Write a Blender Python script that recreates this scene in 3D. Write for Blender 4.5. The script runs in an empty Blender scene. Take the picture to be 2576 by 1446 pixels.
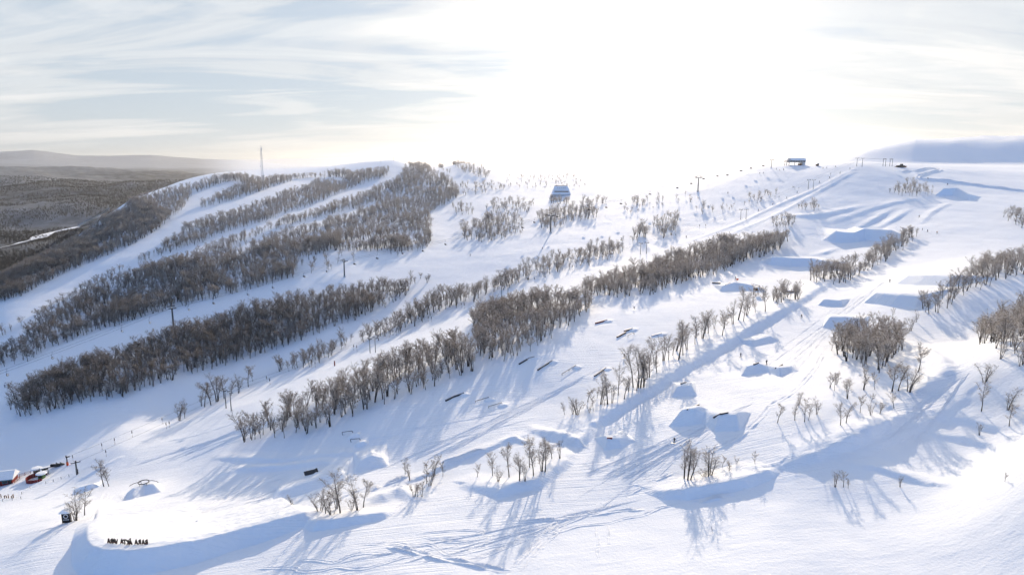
import bpy, bmesh, math, random
import numpy as np
from mathutils import Vector, Matrix

# ------------------------------------------------------------------ camera, sky, sun, exposure
scene = bpy.context.scene
CZ = 130.0                     # camera height above the datum
PITCH = math.radians(10.5)
FPX = 1718.0                   # focal length in pixels of a 2576 x 1446 frame
SUN_EL, SUN_AZ = math.radians(19.0), math.radians(10.8)     # azimuth clockwise from +Y

cam_d = bpy.data.cameras.new('camera')
cam = bpy.data.objects.new('camera', cam_d)
scene.collection.objects.link(cam)
cam.location = (0, 0, CZ)
cam.rotation_euler = (math.pi / 2 - PITCH, 0, 0)
cam_d.sensor_width = 36.0
cam_d.lens = 36.0 * FPX / 2576.0
cam_d.clip_start = 1.0
cam_d.clip_end = 60000.0
scene.camera = cam

world = bpy.data.worlds.new('World')
scene.world = world
world.use_nodes = True
nt = world.node_tree
nt.nodes.clear()
def N(tree, typ, **kw):
    n = tree.nodes.new(typ)
    for k, v in kw.items():
        if k.startswith('i_'):
            key = k[2:]
            n.inputs[int(key) if key.isdigit() else key].default_value = v
        else:
            setattr(n, k, v)
    return n
def math_node(tree, op, a, b=None, clamp=False):
    n = tree.nodes.new('ShaderNodeMath'); n.operation = op; n.use_clamp = clamp
    for i, v in enumerate((a, b)):
        if v is None: continue
        if isinstance(v, (int, float)): n.inputs[i].default_value = v
        else: tree.links.new(v, n.inputs[i])
    return n.outputs[0]
def ramp(tree, fac, stops, interp='LINEAR'):
    n = tree.nodes.new('ShaderNodeValToRGB')
    cr = n.color_ramp; cr.interpolation = interp
    while len(cr.elements) < len(stops): cr.elements.new(0.5)
    for e, (p, c) in zip(cr.elements, stops):
        e.position = p
        e.color = (c, c, c, 1) if isinstance(c, (int, float)) else (*c, 1)
    tree.links.new(fac, n.inputs[0])
    return n.outputs[0]
def mixc(tree, fac, a, b):
    n = tree.nodes.new('ShaderNodeMix'); n.data_type = 'RGBA'
    for s, v in ((n.inputs[0], fac), (n.inputs[6], a), (n.inputs[7], b)):
        if isinstance(v, (int, float)): s.default_value = v
        elif isinstance(v, tuple): s.default_value = (*v, 1)
        else: tree.links.new(v, s)
    return n.outputs[2]

SUN_DIR = Vector((math.sin(SUN_AZ) * math.cos(SUN_EL), math.cos(SUN_AZ) * math.cos(SUN_EL), math.sin(SUN_EL)))
sky = N(nt, 'ShaderNodeTexSky', sky_type='NISHITA', sun_disc=False)
sky.sun_elevation = SUN_EL
sky.sun_rotation = SUN_AZ
sky.altitude = 800
sky.air_density = 1.25
sky.dust_density = 0.4
sky.ozone_density = 10.0
tc = N(nt, 'ShaderNodeTexCoord')
sep = N(nt, 'ShaderNodeSeparateXYZ'); nt.links.new(tc.outputs['Generated'], sep.inputs[0])
zc = math_node(nt, 'ADD', math_node(nt, 'MAXIMUM', sep.outputs[2], 0.0), 0.11)
cx = math_node(nt, 'DIVIDE', sep.outputs[0], zc)
cy = math_node(nt, 'DIVIDE', sep.outputs[1], zc)
comb = N(nt, 'ShaderNodeCombineXYZ'); nt.links.new(cx, comb.inputs[0]); nt.links.new(cy, comb.inputs[1])
mp = N(nt, 'ShaderNodeMapping'); nt.links.new(comb.outputs[0], mp.inputs[0])
mp.inputs['Rotation'].default_value = (0, 0, math.radians(-30))
mp.inputs['Scale'].default_value = (0.55, 0.9, 1)
mp.inputs['Location'].default_value = (1.2, 5.4, 0)
n1 = N(nt, 'ShaderNodeTexNoise', i_Scale=0.62, i_Detail=5.0, i_Roughness=0.58, i_Distortion=0.9)
nt.links.new(mp.outputs[0], n1.inputs['Vector'])
mp2 = N(nt, 'ShaderNodeMapping'); nt.links.new(comb.outputs[0], mp2.inputs[0])
mp2.inputs['Rotation'].default_value = (0, 0, math.radians(-22))
mp2.inputs['Scale'].default_value = (0.6, 1.9, 1)
n2 = N(nt, 'ShaderNodeTexNoise', i_Scale=0.8, i_Detail=5.0, i_Roughness=0.6, i_Distortion=1.2)
nt.links.new(mp2.outputs[0], n2.inputs['Vector'])
cl = math_node(nt, 'ADD', math_node(nt, 'MULTIPLY', n1.outputs[0], 0.62), math_node(nt, 'MULTIPLY', n2.outputs[0], 0.38))
vd = N(nt, 'ShaderNodeVectorMath', operation='DOT_PRODUCT'); vd.inputs[1].default_value = SUN_DIR
nrm = N(nt, 'ShaderNodeVectorMath', operation='NORMALIZE'); nt.links.new(tc.outputs['Generated'], nrm.inputs[0])
nt.links.new(nrm.outputs[0], vd.inputs[0])
cosa = math_node(nt, 'MAXIMUM', vd.outputs['Value'], 0.0)
aur = math_node(nt, 'POWER', cosa, 55.0)          # glow of thin cloud close to the sun
aur2 = math_node(nt, 'POWER', cosa, 2.0)          # forward scatter over the sunward half of the sky
def scaled(col, val):
    n = N(nt, 'ShaderNodeVectorMath', operation='SCALE'); n.inputs[0].default_value = col
    nt.links.new(val, n.inputs['Scale']); return n.outputs[0]
fr0 = math_node(nt, 'MULTIPLY', cosa, 1.6, clamp=True)
front = math_node(nt, 'ADD', math_node(nt, 'MULTIPLY', fr0, 0.74), 0.26)   # cloud lit from the front and the back
def lin(k, c, e):
    v = math_node(nt, 'ADD', math_node(nt, 'MULTIPLY', aur2, k), math_node(nt, 'MULTIPLY', front, c))
    return math_node(nt, 'ADD', v, math_node(nt, 'MULTIPLY', aur, e))
skyc = mixc(nt, math_node(nt, 'MULTIPLY', fr0, 0.96), sky.outputs[0], scaled((0.82, 0.935, 1.04), lin(0.0, 1.85, 0.8)))
cov = ramp(nt, math_node(nt, 'ADD', cl, math_node(nt, 'MULTIPLY', aur, 0.05)), [(0.42, 0.0), (0.50, 0.55), (0.58, 1.0)], 'EASE')
shade = ramp(nt, n2.outputs[0], [(0.36, 0.88), (0.58, 1.0)])
skyc = mixc(nt, math_node(nt, 'MULTIPLY', cov, 0.9), skyc, scaled((1.0, 0.995, 0.99), math_node(nt, 'MULTIPLY', shade, lin(0.0, 2.75, 0.8))))
# low haze along the skyline
hz = math_node(nt, 'POWER', math_node(nt, 'SUBTRACT', 1.0, math_node(nt, 'MAXIMUM', sep.outputs[2], 0.0), clamp=True), 16.0)
skyc = mixc(nt, math_node(nt, 'MULTIPLY', hz, 0.6), skyc, scaled((1.0, 0.99, 0.965), lin(0.05, 2.15, 0.9)))
bg = N(nt, 'ShaderNodeBackground'); bg.inputs['Strength'].default_value = 0.15
nt.links.new(skyc, bg.inputs[0])
world.cycles.sampling_method = 'MANUAL'; world.cycles.sample_map_resolution = 256
wo = N(nt, 'ShaderNodeOutputWorld'); nt.links.new(bg.outputs[0], wo.inputs[0])

sun_d = bpy.data.lights.new('sun', 'SUN')
sun_d.energy = 2.2
sun_d.angle = math.radians(0.6)
sun_d.color = (1.0, 0.83, 0.62)
sun = bpy.data.objects.new('sun', sun_d)
scene.collection.objects.link(sun)
sun.rotation_euler = (-SUN_DIR).to_track_quat('-Z', 'Y').to_euler()
sun.location = (60, 300, 400)

vs = scene.view_settings
vs.view_transform = 'Standard'; vs.look = 'None'; vs.gamma = 1.0; vs.use_curve_mapping = False
vs.exposure = 1.26
scene.cycles.use_adaptive_sampling = True
scene.cycles.adaptive_threshold = 0.03
scene.cycles.max_bounces = 4
scene.cycles.diffuse_bounces = 2
scene.cycles.glossy_bounces = 1
scene.cycles.transmission_bounces = 2
scene.cycles.volume_bounces = 0

# ------------------------------------------------------------------ helpers
C = scene.collection
rng = np.random.default_rng(7)
random.seed(11)
SP, CP = math.sin(PITCH), math.cos(PITCH)
def project(X, Y, Z):
    Zr = Z - CZ
    d = Y * CP - Zr * SP
    return 1288 + FPX * X / d, 723 - FPX * (Y * SP + Zr * CP) / d
def ray(px, py):
    a = (px - 1288) / FPX; b = (723 - py) / FPX
    return a, CP + b * SP, -SP + b * CP
def at_Y(px, py, Y):
    a, f, u = ray(px, py); t = Y / f
    return a * t, Y, u * t
def at_z(px, py, z):
    a, f, u = ray(px, py); t = z / u
    return a * t, f * t, z

def tag(o, label=None, cat=None, group=None, kind=None):
    if label: o['label'] = label
    if cat: o['category'] = cat
    if group: o['group'] = group
    if kind: o['kind'] = kind
    return o
def mesh_from(name, verts, faces, mats=(), smooth=False):
    me = bpy.data.meshes.new(name)
    me.from_pydata(verts, [], faces)
    for m in mats: me.materials.append(m)
    if smooth: me.polygons.foreach_set('use_smooth', [True] * len(me.polygons))
    me.update()
    return me
def link(name, me, parent=None, loc=None):
    o = bpy.data.objects.new(name, me); C.objects.link(o)
    if parent: o.parent = parent
    if loc is not None: o.location = loc
    return o
def empty(name, loc, rz=0.0, sc=1.0):
    o = bpy.data.objects.new(name, None); C.objects.link(o)
    o.location = loc; o.rotation_euler = (0, 0, rz); o.scale = (sc, sc, sc)
    o.empty_display_size = 0.5
    return o
class MB:
    """collects boxes, bars, tubes and loose faces into one mesh"""
    def __init__(s): s.v = []; s.f = []
    def box(s, cx, cy, cz, sx, sy, sz, rz=0.0):
        b = len(s.v); c_, s_ = math.cos(rz), math.sin(rz)
        for dz in (-.5, .5):
            for dx, dy in ((-.5, -.5), (.5, -.5), (.5, .5), (-.5, .5)):
                x, y = dx * sx, dy * sy
                s.v.append((cx + x * c_ - y * s_, cy + x * s_ + y * c_, cz + dz * sz))
        s.f += [(b+3, b+2, b+1, b), (b+4, b+5, b+6, b+7)] + [(b+i, b+(i+1) % 4, b+4+(i+1) % 4, b+4+i) for i in range(4)]
        return s
    def tube(s, pts, rad, n=6, cap=True):
        pts = [Vector(p) for p in pts]
        rads = rad if isinstance(rad, (list, tuple)) else [rad] * len(pts)
        base = len(s.v)
        for i, p in enumerate(pts):
            d = (pts[min(i+1, len(pts)-1)] - pts[max(i-1, 0)]).normalized()
            u = d.cross(Vector((0, 0, 1)) if abs(d.z) < 0.95 else Vector((1, 0, 0))).normalized()
            w = d.cross(u)
            for k in range(n):
                a = 2 * math.pi * k / n
                s.v.append(tuple(p + (u * math.cos(a) + w * math.sin(a)) * rads[i]))
        for i in range(len(pts) - 1):
            for k in range(n):
                a, b_ = base + i*n + k, base + i*n + (k+1) % n
                s.f.append((a, b_, b_ + n, a + n))
        if cap:
            s.f.append(tuple(base + k for k in range(n))[::-1])
            s.f.append(tuple(base + (len(pts)-1)*n + k for k in range(n)))
        return s
    def prism(s, poly, h0, h1, axis='z'):
        """poly: list of 2-D points; axis z -> (x,y), axis y -> (x,z), axis x -> (y,z)"""
        b = len(s.v); n = len(poly)
        for h in (h0, h1):
            for a, c in poly:
                s.v.append((a, c, h) if axis == 'z' else (a, h, c) if axis == 'y' else (h, a, c))
        s.f.append(tuple(range(b, b+n))[::-1]); s.f.append(tuple(range(b+n, b+2*n)))
        s.f += [(b+i, b+(i+1) % n, b+n+(i+1) % n, b+n+i) for i in range(n)]
        return s
    def build(s, name, mat, parent=None, loc=None, smooth=False):
        return link(name, s.mesh(name, mat, smooth), parent, loc)
    def mesh(s, name, mat, smooth=False):
        me = mesh_from(name, s.v, s.f, (mat,) if mat else (), smooth)
        bm = bmesh.new(); bm.from_mesh(me); bmesh.ops.recalc_face_normals(bm, faces=bm.faces); bm.to_mesh(me); bm.free()
        return me

# ------------------------------------------------------------------ materials
def principled(name, col, rough=0.6, spec=0.3, metal=0.0, noise=0.0, nscale=3.0):
    m = bpy.data.materials.new(name); m.use_nodes = True
    t = m.node_tree; b = t.nodes['Principled BSDF']
    b.inputs['Roughness'].default_value = rough
    b.inputs['Specular IOR Level'].default_value = spec
    b.inputs['Metallic'].default_value = metal
    b.inputs['Base Color'].default_value = (*col, 1)
    if noise:
        c = N(t, 'ShaderNodeTexCoord')
        n = N(t, 'ShaderNodeTexNoise', i_Scale=nscale, i_Detail=4.0)
        t.links.new(c.outputs['Object'], n.inputs['Vector'])
        lo = tuple(x * (1 - noise) for x in col); hi = tuple(min(1, x * (1 + noise)) for x in col)
        t.links.new(mixc(t, ramp(t, n.outputs[0], [(0.35, 0.0), (0.65, 1.0)]), lo, hi), b.inputs['Base Color'])
    return m

def snow_material(name, terrain=False):
    m = bpy.data.materials.new(name); m.use_nodes = True
    t = m.node_tree; b = t.nodes['Principled BSDF']
    b.inputs['Roughness'].default_value = 0.75
    b.inputs['Specular IOR Level'].default_value = 0.1
    geo = N(t, 'ShaderNodeNewGeometry')
    pos = geo.outputs['Position']
    def nz(scale, rot, stretch, detail=5.0, rough=0.55):
        mp = N(t, 'ShaderNodeMapping'); t.links.new(pos, mp.inputs[0])
        mp.inputs['Rotation'].default_value = (0, 0, rot); mp.inputs['Scale'].default_value = stretch
        n = N(t, 'ShaderNodeTexNoise', i_Scale=scale, i_Detail=detail, i_Roughness=rough)
        t.links.new(mp.outputs[0], n.inputs['Vector'])
        return n.outputs[0]
    groom = nz(1.0, -0.68, (0.03, 1.5, 0.3), 3.0, 0.72)       # ski and groomer lines along the fall line
    drift = nz(0.22, 0.1, (0.35, 1.4, 1.0), 3.0, 0.6)        # wind drifts
    fine = nz(1.6, 0.4, (1, 1, 1), 2.0, 0.6)
    if terrain:
        att = N(t, 'ShaderNodeAttribute', attribute_name='zone')
        sepc = N(t, 'ShaderNodeSeparateColor'); t.links.new(att.outputs['Color'], sepc.inputs[0])
        gmask = sepc.outputs[0]
    else:
        gmask = 1.0
    g1 = math_node(t, 'MULTIPLY', groom, gmask)
    g1 = math_node(t, 'MULTIPLY', g1, 0.55)
    d1 = math_node(t, 'MULTIPLY', drift, math_node(t, 'MULTIPLY', math_node(t, 'SUBTRACT', 1.15, gmask), 0.33))
    hsum = math_node(t, 'ADD', math_node(t, 'ADD', g1, d1), math_node(t, 'MULTIPLY', fine, 0.17))
    bp = N(t, 'ShaderNodeBump', i_Strength=0.65, i_Distance=0.7)
    t.links.new(hsum, bp.inputs['Height']); t.links.new(bp.outputs[0], b.inputs['Normal'])
    tone = nz(0.05, 0.3, (1, 1, 1), 2.0)
    col = mixc(t, tone, (0.865, 0.885, 0.915), (0.90, 0.915, 0.935))
    if terrain:
        # far wooded slopes: too far away to tell the trees of the undergrowth apart
        n_f = nz(0.018, 0.0, (1, 1, 1), 4.0, 0.7)
        n_g = nz(0.0022, 0.0, (1, 1, 1), 3.0, 0.6)
        wood = mixc(t, ramp(t, n_f, [(0.40, 0.0), (0.66, 1.0)]), (0.028, 0.032, 0.038), (0.13, 0.14, 0.16))
        wood = mixc(t, ramp(t, n_g, [(0.55, 0.0), (0.76, 0.35)]), wood, (0.5, 0.52, 0.56))
        col = mixc(t, sepc.outputs[1], col, wood)
    t.links.new(col, b.inputs['Base Color'])
    return m
M_SNOW = snow_material('snow_ground', True)
M_JUMP = snow_material('packed_snow')
M_CAP = principled('snow_cap', (0.84, 0.86, 0.88), 0.6, 0.2, noise=0.05)

# ------------------------------------------------------------------ terrain
ctrl = []
def K(px, py, Y): ctrl.append(at_Y(px, py, Y))
def KZ(px, py, z): ctrl.append(at_z(px, py, z))
def W(px, Y, z):                                   # hidden ground: bearing from px, distance, height
    x = (px - 1288) / FPX * (Y * CP - z * SP); ctrl.append((x, Y, z))
# foreground
for a in ((0,1446,-96.5),(640,1446,-85),(1288,1446,-77),(1930,1446,-70.5),(2575,1446,-64),(320,1365,-91),(100,1330,-97),
          (833,1300,-82),(1346,1194,-76),(1730,1210,-72),(1695,1115,-70.5),(1100,1300,-79),(1500,1330,-76),(2100,1250,-68.5),
          (1865,890,-67),(2015,795,-61.5),(1595,775,-61.9),(1600,850,-66),(1640,742,-59.7),(1350,1000,-74.5),(1340,890,-68.3),(1190,930,-72.5),(960,1020,-78),(700,1095,-88.8),(1000,1150,-83),(700,1180,-92),(450,1200,-101),(600,1300,-89.5),
          (190,1215,-112),(0,1200,-118),(0,1150,-120),(300,1120,-108),(1700,960,-69.3),
          (2100,1060,-63),(2300,900,-58),(2575,900,-48),(2575,1100,-58.5),(2480,890,-50.5),(2700,1000,-46),(2420,850,-58.5),(2450,742,-49.5)): KZ(*a)
for x, y, z in ((-60,55,-92),(0,45,-78),(60,45,-71),(-150,95,-103),(120,55,-62),(0,15,-79),(-90,15,-95),(100,10,-68),(-300,150,-120),(230,100,-42)): ctrl.append((x, y, z))
# tow-lift line
for a in ((575,1030,270),(935,885,308),(1260,760,356),(1620,640,428),(1870,550,501),(2035,473,563),(2165,415,615)): K(*a)
# piste beside it, on its far side
for a in ((430,1040,287),(400,965,307),(0,1060,293),(700,930,318),(800,850,345),(1000,790,372),(1150,700,425)): K(*a)
# chairlift line
for a in ((0,985,323),(437,829,367),(865,695,421.6),(1387,587,511),(1755,482,600),(1940,418,655),(2000,414,680)): K(*a)
# left hill, front side, up to the ridge
for a in ((0,830,393),(0,725,458),(215,760,430),(215,600,556),(437,700,445),(437,600,528),(437,500,652),(437,467,708),(865,600,510),(865,500,658),(865,440,790),
          (1090,520,641),(1090,430,870),(1000,404,850),(215,588,575),(345,495,670),(540,443,745),(720,440,795),(660,458,735),(1150,412,860),(1250,424,870)): K(*a)
# behind the ridge
for a in ((0,560,-104),(0,800,-190),(0,1300,-238),(215,740,-100),(215,1100,-200),(345,850,-66),(345,1250,-190),(437,900,-48),(437,1350,-185),
          (540,950,-34),(540,1500,-165),(720,1100,-40),(720,1900,-140),(1000,1200,-26),(1000,2200,-60),(-250,500,-125),(-250,350,-128),(-250,1000,-230),(-250,700,-170)): W(*a)
# middle bowl and plateau
for a in ((1300,520,640),(1230,570,560),(1400,492,700),(1500,480,690),(1300,440,850),(1400,432,920),(1600,436,800),(1750,428,770),(1850,420,760),(1500,425,1150)): K(*a)
for a in ((1250,1400,-16),(1250,3000,-30),(1500,2200,-18),(1800,1200,-8),(1800,2500,-10),(2000,900,-6),(2100,1300,-6)): W(*a)
# right side park and plateau
for a in ((2237,705,318),(2300,585,425),(2400,490,525),(2300,463,560),(2450,432,640),(2575,470,560),(2575,560,425),(2575,700,270),(2150,600,440),(2060,680,365),
          (2240,416,640),(2575,425,760),(2150,480,540),(2700,480,540),(2800,600,380),(1990,560,470),(1900,700,350),(2800,800,230)): K(*a)
for a in ((2300,900,-6),(2575,1100,-7),(2800,900,-6),(2800,1400,-6),(2300,1400,-6)): W(*a)
# far valley and skyline
for a in ((0,602,2200),(0,520,3000),(0,428,5200),(200,592,2300),(200,500,3300),(200,432,5400),(450,447,5000),(540,434,6500),(700,424,6500),(900,420,6500),(1288,417,6500),(1600,411,6500),
          (2000,400,6000),(2575,400,6000),(-300,600,2200),(-300,430,5200),(0,415,9000),(600,420,9000),(1288,412,12000),(2000,404,12000),(2800,400,12000),(0,412,16000),(600,414,16000),(-300,410,16000)): K(*a)
ctrl = np.array(ctrl)
AZS = 1.6
def uv(X, Y):
    return AZS * np.arctan2(X, Y), 0.5 * np.log(X * X + Y * Y + 1e-6)
cu, cv = uv(ctrl[:, 0], ctrl[:, 1])
cq = ctrl[:, 2] / np.hypot(ctrl[:, 0], ctrl[:, 1])
def kern(d2): return 0.5 * d2 * np.log(d2 + 1e-12)
n_c = len(ctrl)
A = np.zeros((n_c + 3, n_c + 3))
A[:n_c, :n_c] = kern((cu[:, None] - cu) ** 2 + (cv[:, None] - cv) ** 2) + np.eye(n_c) * 2e-4
A[:n_c, n_c] = 1; A[:n_c, n_c + 1] = cu; A[:n_c, n_c + 2] = cv
A[n_c:, :n_c] = A[:n_c, n_c:].T
sol = np.linalg.solve(A, np.concatenate([cq, np.zeros(3)]))

def vnoise(x, y, seed):
    r_ = np.random.default_rng(seed).random((256, 256))
    xi = np.floor(x).astype(int); yi = np.floor(y).astype(int)
    fx = x - xi; fy = y - yi
    fx = fx * fx * fx * (fx * (fx * 6 - 15) + 10); fy = fy * fy * fy * (fy * (fy * 6 - 15) + 10)
    g = lambda a, b: r_[a & 255, b & 255]
    return (g(xi, yi) * (1 - fx) + g(xi + 1, yi) * fx) * (1 - fy) + (g(xi, yi + 1) * (1 - fx) + g(xi + 1, yi + 1) * fx) * fy - 0.5
def fbm(x, y, seed, oct=4, gain=0.5):
    s = 0; a = 1.0
    for o in range(oct):
        s = s + a * vnoise(x * 2 ** o + 17.3 * o, y * 2 ** o - 9.1 * o, seed + o); a *= gain
    return s
def sstep(a, b, x):
    t = np.clip((x - a) / (b - a), 0, 1); return t * t * (3 - 2 * t)

NA = 900
az = np.radians(np.linspace(-53, 53, NA))
rr = np.concatenate([np.geomspace(8, 70, 12)[:-1], np.geomspace(70, 1000, 860), np.geomspace(1000, 20000, 170)[1:]])
NR = len(rr)
LR = np.log(rr)
GX = rr[:, None] * np.sin(az)[None]; GY = rr[:, None] * np.cos(az)[None]
GZ = np.empty((NR, NA))
u_ = AZS * az
for i in range(NR):
    d2 = (u_[:, None] - cu) ** 2 + (LR[i] - cv) ** 2
    q = kern(d2) @ sol[:n_c] + sol[n_c] + sol[n_c + 1] * u_ + sol[n_c + 2] * LR[i]
    GZ[i] = q * rr[i]
GR = np.broadcast_to(rr[:, None], GZ.shape); GA = np.broadcast_to(az[None], GZ.shape)
# natural relief
near = 1 - sstep(900, 1500, GR)
GZ += near * (1.1 * fbm(GX / 60, GY / 60, 3, 3) + 0.35 * fbm(GX / 14, GY / 14, 9, 3)) * sstep(60, 130, GR)
far = sstep(1300, 2600, GR)
GZ += far * (np.minimum(GR, 4500) / 2500) * (1 - sstep(6000, 8500, GR)) * 34 * fbm(GX / 620, GY / 620, 21, 6, 0.55) * sstep(-0.05, -0.3, GA)
GZ += far * (np.minimum(GR, 4500) / 2500) * 5 * fbm(GX / 900, GY / 900, 31, 5)
# rounded hill on the right skyline, blue skyline hills on the left
Az_ = np.degrees(GA)
hill = np.interp(Az_, [15, 22, 24.5, 27, 30, 36, 45, 53], [0, 0, 0.10, 0.55, 0.92, 1.0, 1.0, 0.9])
prof = np.interp(GR, [1350, 1490, 1600, 1680, 1850, 2300, 3200, 5000], [0, 0, 46, 53, 59, 67, 60, 0])
GZ += hill * (prof + 10 * fbm((GX + 0.6 * GY) / 300 + 31.7, (GY - 0.5 * GX) / 120 + 13.3, 41, 5) * sstep(1500, 1700, GR) * (1 - sstep(3000, 5000, GR)))
ml = np.interp(Az_, [-53, -40, -36.5, -34.5, -32, -30, -27.5, -24, -21.5, -18, -15], [150, 150, 165, 190, 130, 135, 165, 120, 105, 30, 0])
GZ += ml * np.exp(-((GR - 11500) / 1500) ** 2) * (1 + 0.12 * fbm(GX / 1500, GY / 1500, 51, 4))
mr = np.interp(Az_, [10, 15, 18, 20, 23], [0, 40, 75, 50, 0])
GZ += mr * np.exp(-((GR - 6000) / 900) ** 2)
GZ += CZ

def lookup(X, Y, G=None):
    G = GZ if G is None else G
    X = np.asarray(X, float); Y = np.asarray(Y, float)
    a = np.arctan2(X, Y); l = 0.5 * np.log(X * X + Y * Y)
    ia = np.clip((a - az[0]) / (az[1] - az[0]), 0, NA - 1.001)
    ir = np.clip(np.interp(l, LR, np.arange(NR)), 0, NR - 1.001)
    i0 = ir.astype(int); j0 = ia.astype(int); fi = ir - i0; fj = ia - j0
    return (G[i0, j0] * (1-fi) + G[i0+1, j0] * fi) * (1-fj) + (G[i0, j0+1] * (1-fi) + G[i0+1, j0+1] * fi) * fj
def hgt(x, y): return float(lookup(x, y))
RS = np.geomspace(60, 15000, 2600)
def ground(px, py, lift=0.0):
    """where the line of sight through a picture point first meets the ground (or a surface lifted above it)"""
    a, f, u = ray(px, py)
    h = math.hypot(a, f)
    t = RS / h
    X, Y, Z = a * t, f * t, CZ + u * t
    below = np.nonzero(Z <= lookup(X, Y) + lift)[0]
    i = below[0] if len(below) else len(RS) - 1
    if i == 0: return Vector((X[0], Y[0], hgt(X[0], Y[0])))
    lo, hi = t[i-1], t[i]
    for _ in range(9):
        mid = (lo + hi) / 2
        if CZ + u * mid <= hgt(a * mid, f * mid) + lift: hi = mid
        else: lo = mid
    return Vector((a * hi, f * hi, hgt(a * hi, f * hi)))

def seg_dist(X, Y, P):
    """distance to a polyline, its side (+ = camera side / right of travel) and the fraction along it"""
    best = np.full(X.shape, 1e9); side = np.zeros(X.shape); tt = np.zeros(X.shape)
    L = [0.0]
    for a, b in zip(P[:-1], P[1:]): L.append(L[-1] + math.hypot(b[0]-a[0], b[1]-a[1]))
    for k, (a, b) in enumerate(zip(P[:-1], P[1:])):
        dx, dy = b[0]-a[0], b[1]-a[1]; l2 = dx*dx + dy*dy
        t = np.clip(((X-a[0])*dx + (Y-a[1])*dy) / l2, 0, 1)
        ex, ey = X - a[0] - t*dx, Y - a[1] - t*dy
        d = np.hypot(ex, ey); m = d < best
        best = np.where(m, d, best)
        side = np.where(m, np.sign(ex*dy - ey*dx), side)
        tt = np.where(m, L[k] + t * (L[k+1]-L[k]), tt)
    return best, side, tt, L
def ridge_height(X, Y, P, H, wr, wl, top=0.0, soft=True):
    """bank or jump: crest polyline P with heights H, falling away over wr on its right and wl on its left"""
    d, s, t, L = seg_dist(X, Y, P)
    h = np.interp(t, L, H)
    e = np.maximum(d - top, 0)
    w = np.where(s > 0, wr, wl)
    f = np.clip(1 - e / w, 0, 1)
    if soft: f = f * f * (3 - 2 * f)
    return h * f
def frustum_height(X, Y, P, H, wr, wl, ws=1.8, top=0.8):
    """shaped jump: straight sided block of snow with a flat lip, a steep face, a long run-in and steep flanks"""
    a, b = P[0], P[-1]
    dx, dy = b[0]-a[0], b[1]-a[1]; L = math.hypot(dx, dy); dx /= L; dy /= L
    ss = [(p[0]-a[0])*dx + (p[1]-a[1])*dy for p in P]; nn = [(p[0]-a[0])*dy - (p[1]-a[1])*dx for p in P]
    s = (X-a[0])*dx + (Y-a[1])*dy; n = (X-a[0])*dy - (Y-a[1])*dx
    h = np.interp(s, ss, H); n = n - np.interp(s, ss, nn)
    face = 1 - np.maximum(n - top, 0) / wr
    back = 1 - np.maximum(-n - top, 0) / wl
    flank = 1 - np.maximum(np.maximum(-s, s - L), 0) / ws
    return h * np.clip(np.minimum(np.minimum(face, back), flank), 0, 1)
def gpts(pix): return [ground(p[0], p[1], p[2]) for p in pix]
def bank(pix, wr, wl, top=0.0):
    """raise a bank of snow in the ground sheet itself"""
    P = [(g.x, g.y) for g in gpts(pix)]; H = [p[2] for p in pix]
    xs = [p[0] for p in P]; ys = [p[1] for p in P]; m_ = max(wr, wl) + top + 3
    i0 = np.searchsorted(rr, max(9, min(math.hypot(*p) for p in P) - m_)); i1 = np.searchsorted(rr, max(math.hypot(*p) for p in P) + m_)
    sl = slice(max(i0-1, 0), min(i1+1, NR))
    X, Y = GX[sl], GY[sl]
    m = (X > min(xs)-m_) & (X < max(xs)+m_) & (Y > min(ys)-m_) & (Y < max(ys)+m_)
    add = np.zeros(X.shape)
    add[m] = ridge_height(X[m], Y[m], P, H, wr, wl, top)
    add *= 1 + 0.25 * fbm(X / 3, Y / 3, 77, 2)
    GZ[sl] += add

# banks and terrace edges pushed up by the groomers (polyline runs left to right, camera side on its right)
bank([(1440,1098,0.5),(1520,1040,1.8),(1640,965,2.0),(1760,895,2.0),(1880,825,2.0),(1990,765,1.8),(2080,712,1.3),(2160,668,0.5)], 3.2, 16.0)
bank([(1965,1166,0.4),(2050,1135,1.5),(2150,1095,1.8),(2230,1062,1.6),(2290,1035,0.6)], 2.8, 10.0)
bank([(2150,1140,0.3),(2230,1100,0.8),(2330,1055,0.8),(2420,1000,0.3)], 2.4, 10.0)
bank([(2290,860,0.4),(2340,880,1.5),(2370,905,1.6),(2375,935,0.8)], 3.5, 3.5)
bank([(2260,1010,0.9),(2330,960,1.6),(2380,930,0.8)], 5.0, 8.0)
bank([(1010,1215,0.3),(1060,1195,0.7),(1120,1165,0.8),(1220,1128,0.6),(1330,1090,0.3)], 1.3, 5.0)
bank([(930,1262,0.3),(960,1242,1.2),(1000,1226,1.2),(1050,1250,0.4)], 3.5, 5.0)
bank([(1180,1215,0.5),(1260,1225,1.5),(1350,1200,1.6),(1420,1155,1.0),(1440,1120,0.4)], 3.0, 8.0)
bank([(1340,1075,0.4),(1400,1085,1.6),(1450,1100,1.8),(1500,1070,0.6)], 3.0, 4.0)
bank([(1260,1105,0.3),(1300,1098,0.7),(1320,1108,0.5)], 1.6, 1.6)
bank([(2150,1165,0.2),(2210,1172,0.55),(2275,1192,0.6),(2335,1212,0.4)], 1.5, 5.0)
bank([(2350,1090,0.2),(2430,1098,0.6),(2500,1115,0.7),(2570,1130,0.4)], 1.5, 6.0)
bank([(2370,1040,0.2),(2440,1052,0.6),(2520,1075,0.7),(2600,1090,0.4)], 1.5, 6.0)
bank([(2080,560,0.3),(2200,520,0.9),(2300,500,0.6)], 5.0, 9.0)
bank([(1960,545,0.3),(2040,540,1.2),(2130,525,1.0),(2210,510,0.4)], 6.0, 9.0)
bank([(540,1150,0.2),(620,1152,0.5),(760,1148,0.5),(880,1140,0.2)], 1.6, 4.0)
bank([(600,1176,0.4),(720,1172,0.4),(860,1165,0.2)], 1.6, 3.5)
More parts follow.
